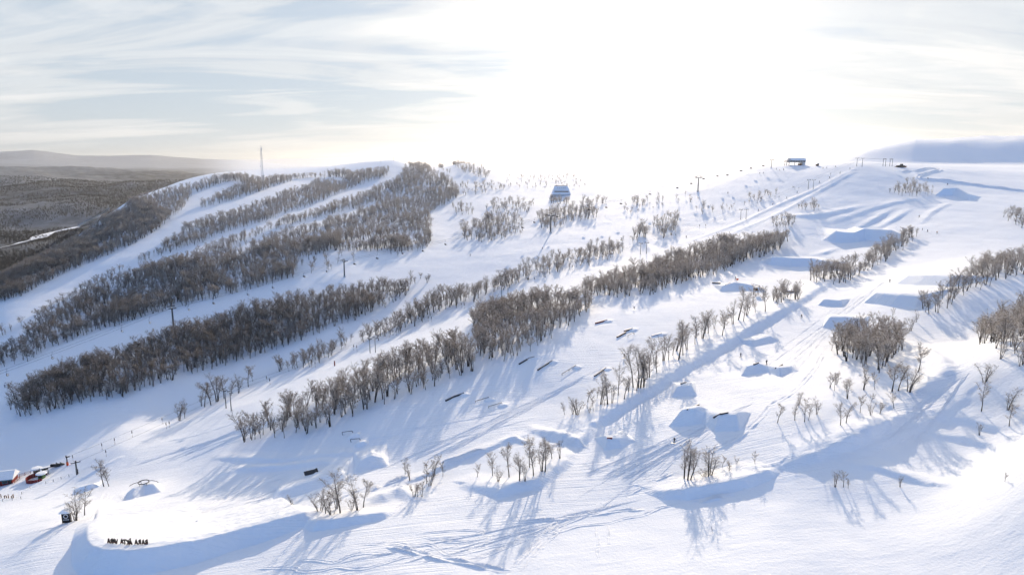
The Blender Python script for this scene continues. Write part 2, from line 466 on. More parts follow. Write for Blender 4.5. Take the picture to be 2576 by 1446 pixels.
bank([(560,1190,0.2),(690,1170,0.5),(800,1160,0.3)], 1.6, 3.0)
bank([(300,1150,0.3),(240,1180,0.6),(210,1200,0.3)], 2.0, 2.0)
# tow track: two low shoulders along the lift line
bank([(1700,615,0.2),(1860,560,0.6),(1990,500,0.7),(2090,455,0.7),(2150,425,0.5)], 3.0, 4.0)
bank([(1800,600,0.2),(1950,540,0.5),(2060,480,0.6),(2150,432,0.5)], 3.0, 4.0)
# run-in ramps above the big jumps
bank([(2163,572,0.5),(2205,548,1.1),(2246,526,0.5)], 2.2, 7.0)
bank([(2221,568,0.5),(2256,547,1.1),(2290,527,0.5)], 2.2, 7.0)
bank([(2054,641,0.3),(2080,633,0.8),(2106,625,0.3)], 2.0, 6.0)
bank([(2320,560,0.4),(2350,530,0.9),(2390,512,0.4)], 2.0, 6.0)
# cat tracks on the plateau
bank([(2270,425,0.2),(2300,432,0.9),(2320,447,0.9),(2420,458,0.9),(2575,478,0.9)], 5.0, 5.0)

# ground sheet
PXX, PYY = project(GX, GY, GZ)
zone = np.zeros((NR, NA, 4), np.float32); zone[..., 3] = 1
def in_poly(px, py, poly):
    px = np.asarray(px); py = np.asarray(py); ins = np.zeros(px.shape, bool)
    n = len(poly)
    for i in range(n):
        x0, y0 = poly[i]; x1, y1 = poly[(i+1) % n]
        if y0 == y1: continue
        c = ((y0 > py) != (y1 > py)) & (px < (x1-x0) * (py-y0) / (y1-y0) + x0)
        ins ^= c
    return ins
nearm = GR < 1000
wild = in_poly(PXX, PYY, [(1230,1330),(1640,1236),(1960,1200),(2140,1170),(2330,1080),(2440,930),(2900,900),(2900,1600),(1000,1600)]) \
     | in_poly(PXX, PYY, [(1960,1160),(2080,890),(2300,850),(2300,960),(2230,1050)]) \
     | in_poly(PXX, PYY, [(2180,430),(2600,430),(2600,560),(2400,560),(2300,500),(2150,560),(2000,600),(1980,540)]) \
     | in_poly(PXX, PYY, [(1400,1060),(2020,700),(2080,720),(1480,1090)]) \
     | in_poly(PXX, PYY, [(1000,1220),(1230,1130),(1420,1110),(1420,1180),(1200,1240),(1040,1260)])
zone[..., 0] = np.where(nearm & ~wild, 1.0, 0.0)
zone[..., 0] *= 1 - sstep(600, 900, GR)
wood = sstep(1000, 1500, GR) * (1 - 0.3 * sstep(6000, 9500, GR)) * sstep(-20.0, -25.0, Az_) * (0.9 + 0.1 * sstep(-0.1, 0.2, fbm(GX / 900, GY / 900, 61, 3)))
zone[..., 1] = np.clip(wood, 0, 1)

def grid_faces(nr, na):
    i = np.arange(nr * na).reshape(nr, na)
    return np.stack([i[:-1, :-1], i[:-1, 1:], i[1:, 1:], i[1:, :-1]], -1).reshape(-1, 4)
def np_mesh(name, V, F, mat, smooth=True):
    me = bpy.data.meshes.new(name)
    me.vertices.add(len(V)); me.vertices.foreach_set('co', np.ascontiguousarray(V, np.float32).ravel())
    k = F.shape[1]
    me.loops.add(F.size); me.loops.foreach_set('vertex_index', np.ascontiguousarray(F, np.int32).ravel())
    me.polygons.add(len(F)); me.polygons.foreach_set('loop_start', np.arange(0, F.size, k, dtype=np.int32))
    me.polygons.foreach_set('loop_total', np.full(len(F), k, np.int32))
    me.polygons.foreach_set('use_smooth', np.full(len(F), smooth))
    me.materials.append(mat); me.update(calc_edges=True); me.validate()
    return me
F_ = grid_faces(NR, NA)[:, ::-1]
me = np_mesh('snowy_ground', np.stack([GX, GY, GZ], -1).reshape(-1, 3), F_, M_SNOW)
ca = me.color_attributes.new('zone', 'FLOAT_COLOR', 'POINT')
ca.data.foreach_set('color', zone.reshape(-1))
tag(link('snowy_ground', me), 'snow covered hillside with groomed pistes and far wooded valley', kind='structure')

# ------------------------------------------------------------------ birches
def bark_material():
    m = bpy.data.materials.new('birch_bark'); m.use_nodes = True
    t = m.node_tree; b = t.nodes['Principled BSDF']; b.inputs['Roughness'].default_value = 0.85
    b.inputs['Specular IOR Level'].default_value = 0.15
    c = N(t, 'ShaderNodeTexCoord')
    mp = N(t, 'ShaderNodeMapping'); t.links.new(c.outputs['Object'], mp.inputs[0]); mp.inputs['Scale'].default_value = (1, 1, 2.2)
    n = N(t, 'ShaderNodeTexNoise', i_Scale=2.0, i_Detail=5.0); t.links.new(mp.outputs[0], n.inputs['Vector'])
    col = mixc(t, ramp(t, n.outputs[0], [(0.48, 0.0), (0.62, 1.0)]), (0.035, 0.029, 0.026), (0.16, 0.145, 0.135))
    t.links.new(col, b.inputs['Base Color'])
    return m
def twig_material():
    """thin brown twigs carrying rime in patches; rime lets some light through"""
    m = bpy.data.materials.new('frosted_twigs'); m.use_nodes = True
    t = m.node_tree; b = t.nodes['Principled BSDF']; b.inputs['Roughness'].default_value = 0.8
    b.inputs['Specular IOR Level'].default_value = 0.15
    oi = N(t, 'ShaderNodeObjectInfo')
    g = N(t, 'ShaderNodeNewGeometry')
    n = N(t, 'ShaderNodeTexNoise', i_Scale=2.2, i_Detail=3.0, i_Roughness=0.7); t.links.new(g.outputs['Position'], n.inputs['Vector'])
    brown = mixc(t, oi.outputs['Random'], (0.040, 0.036, 0.034), (0.085, 0.075, 0.066))
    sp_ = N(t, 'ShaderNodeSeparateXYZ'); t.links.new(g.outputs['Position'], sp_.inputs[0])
    # rime cover raised with height, standing in for golden backlight on the centre stands
    glow_ = math_node(t, 'MULTIPLY', math_node(t, 'SUBTRACT', sp_.outputs[2], 48.0), 0.0016)
    rime = ramp(t, math_node(t, 'ADD', n.outputs[0], glow_), [(0.46, 0.0), (0.60, 0.95)])
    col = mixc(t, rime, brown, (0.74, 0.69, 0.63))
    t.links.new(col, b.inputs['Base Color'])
    tr = N(t, 'ShaderNodeBsdfTranslucent'); t.links.new(mixc(t, 0.5, col, (0.42, 0.33, 0.25)), tr.inputs['Color'])
    mx = N(t, 'ShaderNodeMixShader'); mx.inputs[0].default_value = 0.26
    t.links.new(b.outputs[0], mx.inputs[1]); t.links.new(tr.outputs[0], mx.inputs[2])
    t.links.new(mx.outputs[0], t.nodes['Material Output'].inputs[0])
    return m
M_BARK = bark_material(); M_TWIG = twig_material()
M_FARWOOD = principled('far_forest', (0.030, 0.034, 0.038), 0.9, 0.1, 0, 0.5, 0.3)

def make_tree(seed, H=7.0, lr=0.026, stems=2, spread=0.30, twigs=1300, tw=0.045, lean=0.1, low=0.25, crown_w=1.0):
    r = random.Random(seed)
    trunk = MB(); tv = []; tf = []
    limbs = []
    for s in range(stems):
        a = r.uniform(0, 6.283); off = 0.0 if stems == 1 else r.uniform(0.1, 0.3)
        ln = lean * r.uniform(0.3, 1.4) + (0.0 if stems == 1 else spread * 0.5 * r.uniform(0.4, 1.1))
        h = H * (1.0 if s == 0 else r.uniform(0.68, 0.97))
        pts = []
        b2 = r.uniform(0, 6.283)
        for k in range(6):
            f = k / 5
            x = off * math.cos(a) + math.cos(a) * ln * h * f * (0.5 + 0.5 * f) + 0.05 * h * math.sin(3 * f + b2) * f
            y = off * math.sin(a) + math.sin(a) * ln * h * f * (0.5 + 0.5 * f) + 0.05 * h * math.cos(2.6 * f + b2) * f
            pts.append(Vector((x, y, h * f - (0.45 if k == 0 else 0))))
        rad = [0.019 * h * (1 - 0.93 * k / 5) + 0.008 for k in range(6)]
        trunk.tube(pts, rad, 5, False)
        limbs.append((pts[3:], 0.6))
        nb = int(15 * (1 if s == 0 else 0.75))
        for j in range(nb):
            f = low + (0.95 - low) * (j + r.random()) / nb
            i = min(int(f * 5), 4); p = pts[i].lerp(pts[i+1], f * 5 - i)
            ang = r.uniform(0, 6.283); up = r.uniform(0.7, 1.5)
            L = h * (0.13 + 0.22 * math.sin(math.pi * min(1.0, (1 - f) * 1.25)) ** 0.8) * r.uniform(0.6, 1.25) * crown_w
            d = Vector((math.cos(ang), math.sin(ang), up)).normalized()
            q1 = p + d * L * 0.5; d2 = (d + Vector((r.uniform(-.3, .3), r.uniform(-.3, .3), r.uniform(-0.1, .5)))).normalized()
            q2 = q1 + d2 * L * 0.5
            trunk.tube([p, q1, q2], [lr * (1.3 - 0.3 * f), lr * 0.75, lr * 0.4], 3, False)
            limbs.append(([p, q1, q2], L))
    tot = sum(l for _, l in limbs)
    for pts, L in limbs:
        n = max(4, int(twigs * L / tot))
        for j in range(n):
            f = r.uniform(0.12, 1.0) ** 0.8; m_ = len(pts) - 1
            i = min(int(f * m_), m_ - 1); p = pts[i].lerp(pts[i+1], f * m_ - i)
            base = (pts[-1] - pts[0]).normalized()
            d = (base * r.uniform(0.0, 0.9) + Vector((r.gauss(0, 1), r.gauss(0, 1), r.gauss(0.25, 0.8))).normalized()).normalized()
            ln = r.uniform(0.25, 1.0) * (0.30 + 0.085 * H)
            sag = Vector((0, 0, -0.10 * ln * r.random()))
            side = d.cross(Vector((r.gauss(0, 1), r.gauss(0, 1), r.gauss(0, 1)))).normalized() * tw * 0.5
            mid = p + d * ln * 0.55; end = p + d * ln + sag
            b = len(tv)
            tv += [tuple(p - side * 0.6), tuple(p + side * 0.6), tuple(mid + side), tuple(end)]
            tf += [(b, b+1, b+2), (b, b+2, b+3)]
    return (trunk.v, trunk.f), (tv, tf)
def tree_meshes(seed, **kw):
    (a, b), (c, d) = make_tree(seed, **kw)
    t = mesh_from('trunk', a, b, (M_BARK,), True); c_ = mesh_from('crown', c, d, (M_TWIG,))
    return t, c_
def joined_tree(name, seed, far=False, **kw):
    (a, b), (c, d) = make_tree(seed, **kw)
    n = len(a)
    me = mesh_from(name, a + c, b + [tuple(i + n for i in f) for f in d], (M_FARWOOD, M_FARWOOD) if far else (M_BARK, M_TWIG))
    idx = np.zeros(len(me.polygons), np.int32); idx[len(b):] = 1
    me.polygons.foreach_set('material_index', idx)
    return me

KINDS = {}
for k in range(8):
    KINDS['stand', k] = tree_meshes(100 + k, H=7.0, stems=1 + k % 3, twigs=1200, tw=0.045, crown_w=1.15, low=0.34, lean=0.12)
for k in range(6):
    KINDS['open', k] = tree_meshes(200 + k, H=6.0, stems=1 + (k + 1) % 3, twigs=1100, tw=0.026, lr=0.016, crown_w=1.0, low=0.28, lean=0.10, spread=0.35)
for k in range(3):
    KINDS['bush', k] = tree_meshes(300 + k, H=4.0, stems=4, twigs=900, tw=0.028, lr=0.014, crown_w=1.0, low=0.15, lean=0.22, spread=0.6)
KN = {'stand': 8, 'open': 6, 'bush': 3}
KH = {'stand': 7.0, 'open': 6.0, 'bush': 4.0}
def plant(kind, k, p, h, rz, label, group=None):
    e = empty('birch_tree', p, rz, h / KH[kind])
    w_ = rng.uniform(0.8, 1.25); e.scale = (e.scale[0] * w_, e.scale[1] * w_, e.scale[2])
    e.rotation_euler = (rng.normal(0, 0.05), rng.normal(0, 0.05), rz)
    t, c = KINDS[kind, k % KN[kind]]
    link('trunk', t, e); link('crown', c, e)
    tag(e, label, 'tree', group)
    return e

def stuff_trees(name, label, P, S, variants):
    """one object: points on the ground, each carrying one of the tree variants"""
    col = bpy.data.collections.new(name + '_variants')
    for me in variants:
        col.objects.link(bpy.data.objects.new(me.name, me))
    me = bpy.data.meshes.new(name)
    me.vertices.add(len(P)); me.vertices.foreach_set('co', np.ascontiguousarray(P, np.float32).ravel())
    for nm, typ, arr in (('size', 'FLOAT', S), ('turn', 'FLOAT', rng.uniform(0, 6.283, len(P))), ('girth', 'FLOAT', S * rng.uniform(0.75, 1.35, len(P))), ('tilt', 'FLOAT', rng.normal(0, 0.07, len(P))), ('pick', 'INT', rng.integers(0, len(variants), len(P)))):
        at = me.attributes.new(nm, typ, 'POINT'); at.data.foreach_set('value', np.asarray(arr, np.float32 if typ == 'FLOAT' else np.int32))
    me.materials.append(M_TWIG)
    o = link(name, me)
    ng = bpy.data.node_groups.new(name, 'GeometryNodeTree')
    ng.interface.new_socket('Geometry', in_out='INPUT', socket_type='NodeSocketGeometry')
    ng.interface.new_socket('Geometry', in_out='OUTPUT', socket_type='NodeSocketGeometry')
    gi = ng.nodes.new('NodeGroupInput'); go = ng.nodes.new('NodeGroupOutput')
    ci = ng.nodes.new('GeometryNodeCollectionInfo'); ci.inputs['Collection'].default_value = col
    ci.inputs['Separate Children'].default_value = True; ci.inputs['Reset Children'].default_value = True
    ip = ng.nodes.new('GeometryNodeInstanceOnPoints'); ip.inputs['Pick Instance'].default_value = True
    def attr(nm, typ):
        n = ng.nodes.new('GeometryNodeInputNamedAttribute'); n.data_type = typ; n.inputs['Name'].default_value = nm
        return n.outputs['Attribute']
    cb = ng.nodes.new('ShaderNodeCombineXYZ'); ng.links.new(attr('turn', 'FLOAT'), cb.inputs[2]); ng.links.new(attr('tilt', 'FLOAT'), cb.inputs[0])
    cs = ng.nodes.new('ShaderNodeCombineXYZ'); gs_ = attr('girth', 'FLOAT'); ng.links.new(gs_, cs.inputs[0]); ng.links.new(gs_, cs.inputs[1]); ng.links.new(attr('size', 'FLOAT'), cs.inputs[2])
    ng.links.new(gi.outputs[0], ip.inputs['Points']); ng.links.new(ci.outputs[0], ip.inputs['Instance'])
    ng.links.new(attr('pick', 'INT'), ip.inputs['Instance Index']); ng.links.new(cb.outputs[0], ip.inputs['Rotation'])
    ng.links.new(cs.outputs[0], ip.inputs['Scale']); ng.links.new(ip.outputs[0], go.inputs[0])
    md = o.modifiers.new('trees', 'NODES'); md.node_group = ng
    tag(o, label, name.replace('_', ' '), kind='stuff')
    return o

# --- stands of birch: outlines of where the trunks meet the snow
def scatter(poly, spacing, seed, lanes=()):
    """even random points over the ground inside an outline"""
    r = np.random.default_rng(seed)
    xs = [p[0] for p in poly]; ys = [p[1] for p in poly]
    m = (PXX > min(xs)-4) & (PXX < max(xs)+4) & (PYY > min(ys)-4) & (PYY < max(ys)+4) & (GR < 1050) & (GY > 0)
    if not m.any(): return np.zeros((0, 2))
    x0, x1, y0, y1 = GX[m].min(), GX[m].max(), GY[m].min(), GY[m].max()
    gx = np.arange(x0, x1 + spacing, spacing); gy = np.arange(y0, y1 + spacing, spacing)
    X, Y = np.meshgrid(gx, gy); X = X.ravel() + r.uniform(-.48, .48, X.size) * spacing; Y = Y.ravel() + r.uniform(-.48, .48, Y.size) * spacing
    Z = lookup(X, Y); px, py = project(X, Y, Z)
    ok = in_poly(px + r.normal(0, 2.5, X.size), py + r.normal(0, 1.5, X.size), poly)
    for ln in lanes:
        L = np.array(ln, float); d = np.full(X.size, 1e9)
        for a, b in zip(L[:-1], L[1:]):
            dx, dy = b[0]-a[0], b[1]-a[1]
            t = np.clip(((px-a[0])*dx + (py-a[1])*dy) / (dx*dx + dy*dy), 0, 1)
            d = np.minimum(d, np.hypot(px-a[0]-t*dx, py-a[1]-t*dy) - (a[2] + t*(b[2]-a[2])) / 2)
        ok &= d > 0
    return np.stack([X[ok], Y[ok]], -1)

PISTES = [
 [(-60,822,78),(60,780,70),(150,727,60),(250,677,48),(330,643,46),(400,606,48),(445,567,46),(473,545,42),(490,510,34),(557,474,26),(600,464,18)],
 [(470,552,44),(520,540,36),(585,520,32),(644,504,30),(700,481,28),(755,461,22),(800,456,16),(860,455,14)],
 [(1014,404,22),(1000,434,30),(978,456,26),(922,476,27),(867,496,26),(783,529,22),(741,541,21),(686,561,21),(626,580,21),(557,600,22),(515,619,20),(445,641,20),(376,661,18),(300,694,14)],
 [(940,520,14),(867,541,19),(797,561,19),(714,580,19),(644,608,19),(585,628,16)],
 [(1060,596,16),(960,606,14),(860,618,12)],
 [(1125,650,80),(1115,600,62),(1105,550,44),(1170,503,30),(1260,482,26),(1330,470,18)],
 [(890,425,30),(930,414,34),(975,412,30)],
 [(1100,405,20),(1160,440,14),(1210,455,12)],
 [(340,492,18),(420,470,18),(540,440,16)],
 [(640,452,10),(760,440,10),(880,430,10)],
]
STANDS = [  # outline, spacing (m), height, label of the trees in it
 ([(20,1030),(60,1050),(215,1018),(290,1003),(380,973),(500,938),(640,898),(720,873),(800,838),(900,803),(980,768),(1030,738),(1015,724),(940,722),(860,733),(700,770),(590,797),(470,840),(330,890),(140,947),(30,1005)],
  2.35, 7.0, 'frosted birch in the dense dark stand below the chairlift lane'),
 ([(-60,960),(0,930),(70,908),(131,874),(167,863),(242,835),(334,807),(417,781),(495,763),(612,734),(644,724),(736,702),(758,648),(839,633),(922,633),(1056,633),(1086,615),(1084,590),(1000,592),(839,608),(755,622),(644,641),(529,663),(434,680),(331,702),(264,738),(200,762),(172,790),(108,815),(36,874),(-60,920)],
  2.5, 6.7, 'frosted birch in the wood between the chairlift lane and the wide left piste'),
 ([(736,702),(800,685),(847,679),(900,655),(850,640),(758,648)], 7.0, 6.0, 'frosted birch in the open fringe left of the near chairlift pylon'),
 ([(920,640),(1010,650),(1060,640),(1056,633),(922,633)], 9.0, 5.0, 'small frosted birch on the snow right of the near chairlift pylon'),
 ([(1020,712),(1085,716),(1080,700),(1040,695)], 4.2, 6.0, 'frosted birch in the small clump beside the snow road at mid hill'),
 ([(-60,720),(0,705),(110,655),(215,592),(330,516),(350,500),(420,482),(480,470),(540,452),(600,446),(660,452),(760,446),(900,435),(960,428),(990,428),(1030,420),(1075,425),(1115,447),(1150,475),(1155,490),(1140,515),(1090,545),(1088,575),(1084,592),(1000,594),(839,610),(755,624),(644,643),(529,665),(434,682),(331,704),(264,740),(200,764),(60,820),(-60,880)],
  2.9, 5.3, 'frosted birch in the striped woods of the left hill'),
 ([(-60,722),(0,707),(110,657),(215,594),(330,518),(350,505),(440,545),(400,600),(300,642),(215,672),(100,722),(0,778),(-60,790)],
  2.4, 5.8, 'frosted birch in the dark wood along the left ridge'),
 ([(1105,418),(1150,412),(1232,432),(1225,447),(1160,444),(1110,432)], 4.6, 5.0, 'frosted birch on the right shoulder of the left summit'),
 ([(1138,520),(1187,519),(1190,540),(1140,546)], 5.0, 5.5, 'frosted birch in the sunlit clumps beside the middle piste'),
 ([(1160,575),(1225,553),(1290,545),(1322,560),(1318,590),(1230,612),(1165,605)], 4.2, 6.2, 'frosted birch in the sunlit stand above the middle piste'),
 ([(1223,512),(1284,505),(1345,515),(1340,540),(1230,538)], 6.0, 5.5, 'frosted birch in the thin stand left of the tent shaped building'),
 ([(1355,545),(1395,530),(1494,522),(1505,548),(1440,560),(1412,582),(1360,576)], 4.0, 6.2, 'frosted birch in the stand below the tent shaped building'),
 ([(1385,505),(1425,505),(1430,515),(1385,516)], 3.6, 6.0, 'frosted birch right in front of the tent shaped building'),
 ([(1468,510),(1525,505),(1528,515),(1470,518)], 4.6, 5.5, 'frosted birch in the row right of the tent shaped building'),
 ([(1120,470),(1260,458),(1280,480),(1150,495)], 6.0, 4.2, 'frosted birch thinly spread at the foot of the left summit'),
 ([(1260,450),(1440,440),(1480,470),(1390,482),(1280,475)], 9.5, 3.8, 'frosted birch thinly spread over the glaring plateau'),
 ([(1585,505),(1660,498),(1662,514),(1590,523)], 4.6, 5.4, 'frosted birch in the short row under the upper chairlift'),
 ([(1540,530),(1700,492),(1780,500),(1600,545)], 10.0, 4.2, 'lone frosted birch on the open slope under the chairlift'),
 ([(1300,693),(1330,707),(1408,683),(1483,668),(1533,651),(1572,637),(1560,625),(1483,637),(1399,645),(1320,668)], 3.6, 6.0, 'frosted birch in the belt above the tow track'),
 ([(1594,580),(1622,577),(1628,600),(1596,604)], 3.4, 6.5, 'frosted birch in the clump above the fourth tow mast pair'),
 ([(1645,555),(1705,545),(1712,560),(1685,600),(1655,600)], 3.8, 6.2, 'frosted birch in the tall clump above the upper tow track'),
 ([(1420,640),(1580,592),(1600,612),(1450,655)], 6.0, 4.6, 'frosted birch thinly spread above the tow track belt'),
 ([(1747,524),(1803,519),(1839,512),(1842,533),(1800,540),(1750,540)], 5.0, 5.0, 'frosted birch in the small clumps by the upper tow track'),
 ([(1872,496),(1908,490),(1950,482),(1955,495),(1910,514),(1875,514)], 5.0, 4.6, 'frosted birch in the clump high beside the tow track'),
 ([(700,942),(760,932),(825,905),(868,874),(890,862),(870,855),(820,876),(760,905),(700,925)], 3.4, 7.2, 'frosted birch in the thin row left of the tow track'),
 ([(905,866),(950,862),(1010,838),(1061,812),(1089,790),(1131,779),(1215,752),(1300,718),(1310,700),(1240,715),(1160,738),(1085,762),(1020,795),(950,835),(905,852)], 3.3, 7.2, 'frosted birch in the long row left of the tow track'),
 ([(605,1108),(660,1112),(730,1098),(790,1088),(860,1058),(900,1043),(960,1022),(1060,988),(1110,965),(1195,932),(1185,890),(1150,870),(1100,895),(1000,935),(850,975),(770,1015),(700,1062),(610,1098)], 3.0, 7.4, 'frosted birch in the long belt between tow track and rail park'),
 ([(1195,905),(1225,908),(1262,912),(1340,882),(1390,852),(1440,818),(1490,778),(1485,762),(1330,768),(1250,780),(1190,805),(1195,860)], 2.7, 7.2, 'frosted birch in the thick middle block of the park belt'),
 ([(1470,745),(1560,748),(1640,742),(1700,718),(1760,702),(1830,682),(1890,652),(1940,642),(1985,612),(1980,600),(1850,612),(1730,640),(1640,680),(1540,705),(1470,725)], 2.7, 6.8, 'frosted birch in the sunlit upper end of the park belt'),
 ([(1938,562),(1985,552),(2010,560),(2008,578),(1945,580)], 4.4, 5.5, 'frosted birch in the clump above the park belt'),
 ([(1996,520),(2057,516),(2058,530),(2000,532)], 3.8, 5.5, 'frosted birch in the small clump in the hollow above the big jump'),
 ([(2235,480),(2290,465),(2352,478),(2350,492),(2310,498),(2240,492)], 4.4, 5.0, 'frosted birch in the patch of scrub near the top of the park'),
 ([(2040,712),(2090,716),(2132,708),(2160,697),(2199,672),(2238,655),(2282,618),(2312,590),(2300,578),(2260,600),(2200,640),(2150,665),(2090,690),(2042,700)], 3.2, 6.6, 'frosted birch in the row above the upper jump lane'),
 ([(2320,792),(2350,800),(2385,775),(2420,758),(2461,735),(2502,713),(2558,699),(2640,670),(2640,630),(2560,655),(2480,668),(2440,695),(2380,735),(2325,772)], 3.0, 6.6, 'frosted birch in the row on the right above the blue hollow'),
 ([(2450,840),(2475,884),(2505,900),(2533,920),(2570,932),(2700,960),(2760,760),(2600,770),(2540,790),(2480,820)], 3.2, 6.4, 'frosted birch in the dense stand at the right edge'),
 ([(2515,545),(2575,530),(2620,540),(2620,575),(2560,575)], 4.0, 5.0, 'frosted birch in the scrub at the far right edge'),
 ([(2085,882),(2127,908),(2170,925),(2212,935),(2255,900),(2274,885),(2268,850),(2200,836),(2150,838),(2100,855)], 2.9, 6.4, 'frosted birch in the dense island between jump lane and hollow'),
 ([(2075,930),(2140,935),(2215,950),(2262,1000),(2240,1050),(2150,1045),(2075,1010)], 6.2, 4.6, 'small frosted birch on the slope below the dense island'),
 ([(1943,742),(2012,738),(2014,765),(1945,768)], 2.9, 6.2, 'frosted birch in the clump at the top of the lane bank'),
]
stand_pts = []
for s, (poly, sp, h, label) in enumerate(STANDS):
    P = scatter(poly, sp * 1.12, 1000 + s, PISTES if s in (1, 5, 6, 7) else ())
    r = np.random.default_rng(2000 + s)
    if not len(P): continue
    x, y = P[:, 0], P[:, 1]
    keep = np.ones(len(P), bool) if sp >= 6 else vnoise(x / 9.0, y / 9.0, 5) + 0.16 * r.standard_normal(len(P)) > -0.36
    hh = h * r.uniform(0.55, 1.2, len(P)) * (1 + 0.5 * vnoise(x / 22.0, y / 22.0, 8))
    stand_pts.append(np.stack([x, y, hh, np.full(len(P), s)], -1)[keep])
stand_pts = np.concatenate(stand_pts)
# hand placed trees: (px, py of the foot, height in px, kind)
def zq(ox, oy, lst): return [(ox + x / 3.594, oy + y / 3.594, h / 3.594, k) for x, y, h, k in lst]
GROVES = [
 ('birch', 'in the clump behind the curved snow wall', zq(644, 1043.6, [(575,890,150,'bush'),(630,905,190,'open'),(685,925,170,'bush'),(765,910,320,'open'),(735,845,180,'open'),(865,880,110,'bush'),(930,880,250,'open'),(970,835,220,'open')])),
 ('birch', 'on the wind blown rise right of the snow wall', zq(644, 1043.6, [(1350,535,120,'open'),(1395,590,115,'open'),(1430,735,115,'bush'),(1460,735,105,'open'),(1500,738,125,'open'),(1540,620,165,'open'),(1575,640,110,'bush'),(1600,560,170,'open'),(1690,555,115,'open')])),
 ('birch', 'in the grove above the lower snow bank', zq(644, 1043.6, [(2000,560,110,'open'),(2140,545,205,'open'),(2190,600,110,'bush'),(2290,560,250,'open')]) +
   zq(1288, 1043.6, [(70,590,240,'open'),(120,595,150,'open'),(160,475,225,'open'),(208,548,300,'open'),(265,512,235,'open'),(298,512,265,'open'),(365,390,150,'open'),(432,392,150,'open')])),
 ('birch', 'on the snow bank below the jump lane', zq(1288, 1043.6, [(1555,590,270,'open'),(1585,610,290,'open'),(1640,525,185,'open'),(1740,582,85,'bush'),(1780,570,225,'bush'),(1900,470,85,'open'),(1962,525,110,'open'),(2030,445,60,'bush'),(2195,455,105,'open')])),
 ('birch', 'beside the lift base', zq(0, 1043.6, [(940,645,175,'open'),(992,642,145,'open')])),
 ('birch', 'behind the dark ring sign', zq(0, 1043.6, [(690,950,170,'bush'),(765,905,165,'open')])),
 ('birch', 'on the slope under the right hollow', zq(1932, 671, [(85,1410,150,'open'),(240,1390,140,'open'),(330,1400,175,'open'),(365,1390,130,'open'),(440,1330,135,'open'),(275,1255,115,'open'),(655,1430,165,'open'),(700,1412,155,'open'),(930,1340,95,'bush'),(1140,1280,115,'open')])),
 ('birch', 'on the drifted snow at the right edge', zq(1932, 671, [(1930,1305,200,'open'),(2165,1300,160,'open'),(2180,1440,150,'open'),(1960,1045,140,'bush'),(1910,1520,90,'open')])),
 ('birch', 'standing in the lower part of the right island', zq(1932, 671, [(1120,1130,220,'stand'),(1170,1120,190,'stand'),(1270,1130,190,'bush'),(1360,950,200,'stand'),(1010,960,170,'stand'),(860,1110,140,'open')])),
 ('birch', 'by the top of the drop near the right island', zq(1932, 671, [(1120,475,85,'open'),(1290,580,110,'bush'),(1340,500,90,'open')])),
 ('birch', 'on the lit edge of the tow track', zq(0, 671, [(1620,1390,150,'bush'),(1670,1370,110,'open'),(1850,1265,185,'open'),(1820,1260,110,'open'),(1915,1245,180,'open'),(1965,1215,220,'open'),(2025,1190,170,'open'),(2080,1165,120,'open'),(2155,1140,150,'open'),(2245,1085,165,'open'),(2285,1035,90,'open')])),
 ('birch', 'in the row on the bank between the park lanes', zq(1288, 671, [(480,1335,100,'open'),(550,1330,90,'bush'),(590,1335,150,'bush'),(680,1220,135,'open'),(700,1320,70,'bush'),(735,1300,130,'open'),(765,1190,110,'open'),(800,1240,250,'open'),(835,1250,120,'open'),(870,1245,250,'open'),(905,1230,170,'open'),(960,1160,240,'open'),(1010,1195,170,'stand'),(1050,1130,130,'open'),(1095,1090,340,'open'),(1120,1120,190,'open'),(1150,1090,330,'open'),(1190,1090,170,'open'),(1210,1075,330,'open'),(1240,1000,260,'open'),(1290,890,220,'stand'),(1310,960,130,'open'),(1370,850,230,'open'),(1415,840,180,'open'),(1445,800,150,'open'),(1480,760,230,'open'),(1505,840,320,'open'),(1545,800,250,'stand'),(1580,750,170,'open'),(1655,700,150,'open'),(1668,640,190,'open'),(1720,650,210,'open'),(1740,600,190,'stand'),(1780,600,170,'open'),(1830,560,120,'open'),(1900,620,190,'stand'),(1930,560,150,'open'),(2000,520,190,'open'),(2045,480,270,'open'),(2090,490,180,'open'),(2120,440,150,'open'),(2180,360,170,'open'),(2205,410,110,'open'),(2290,405,200,'stand')])),
 ('birch', 'beside the snow lump above the curved wall', zq(644, 1043.6, [(335,860,105,'open')])),
 ('birch', 'at the lower tip of the park belt', zq(0, 1043.6, [(2205,245,150,'open'),(2275,225,200,'stand'),(2180,150,110,'open')])),
 ('sapling', 'half buried in the smooth snow field', zq(1288, 1043.6, [(1810,1065,40,'open')]) + zq(1932, 1043.6, [(610,650,120,'open'),(680,650,110,'open'),(730,660,70,'open'),(1190,650,80,'open'),(2140,600,60,'open')])),
]
ORD = ['leftmost', 'second', 'third', 'fourth', 'fifth', 'sixth', 'seventh', 'eighth', 'ninth', 'tenth', 'eleventh', 'twelfth', 'thirteenth', 'fourteenth', 'fifteenth', 'sixteenth', 'seventeenth', 'eighteenth', 'nineteenth', 'twentieth', 'twenty-first', 'twenty-second']
def ordinal(i, n, noun):
    if n == 1: return noun
    if i == 0: return 'leftmost ' + noun
    if i == n - 1: return 'rightmost ' + noun
    if i < n / 2: return ORD[i] + ' ' + noun + ' from the left'
    return ORD[n - 1 - i] + ' ' + noun + ' from the right'
n_single = 0
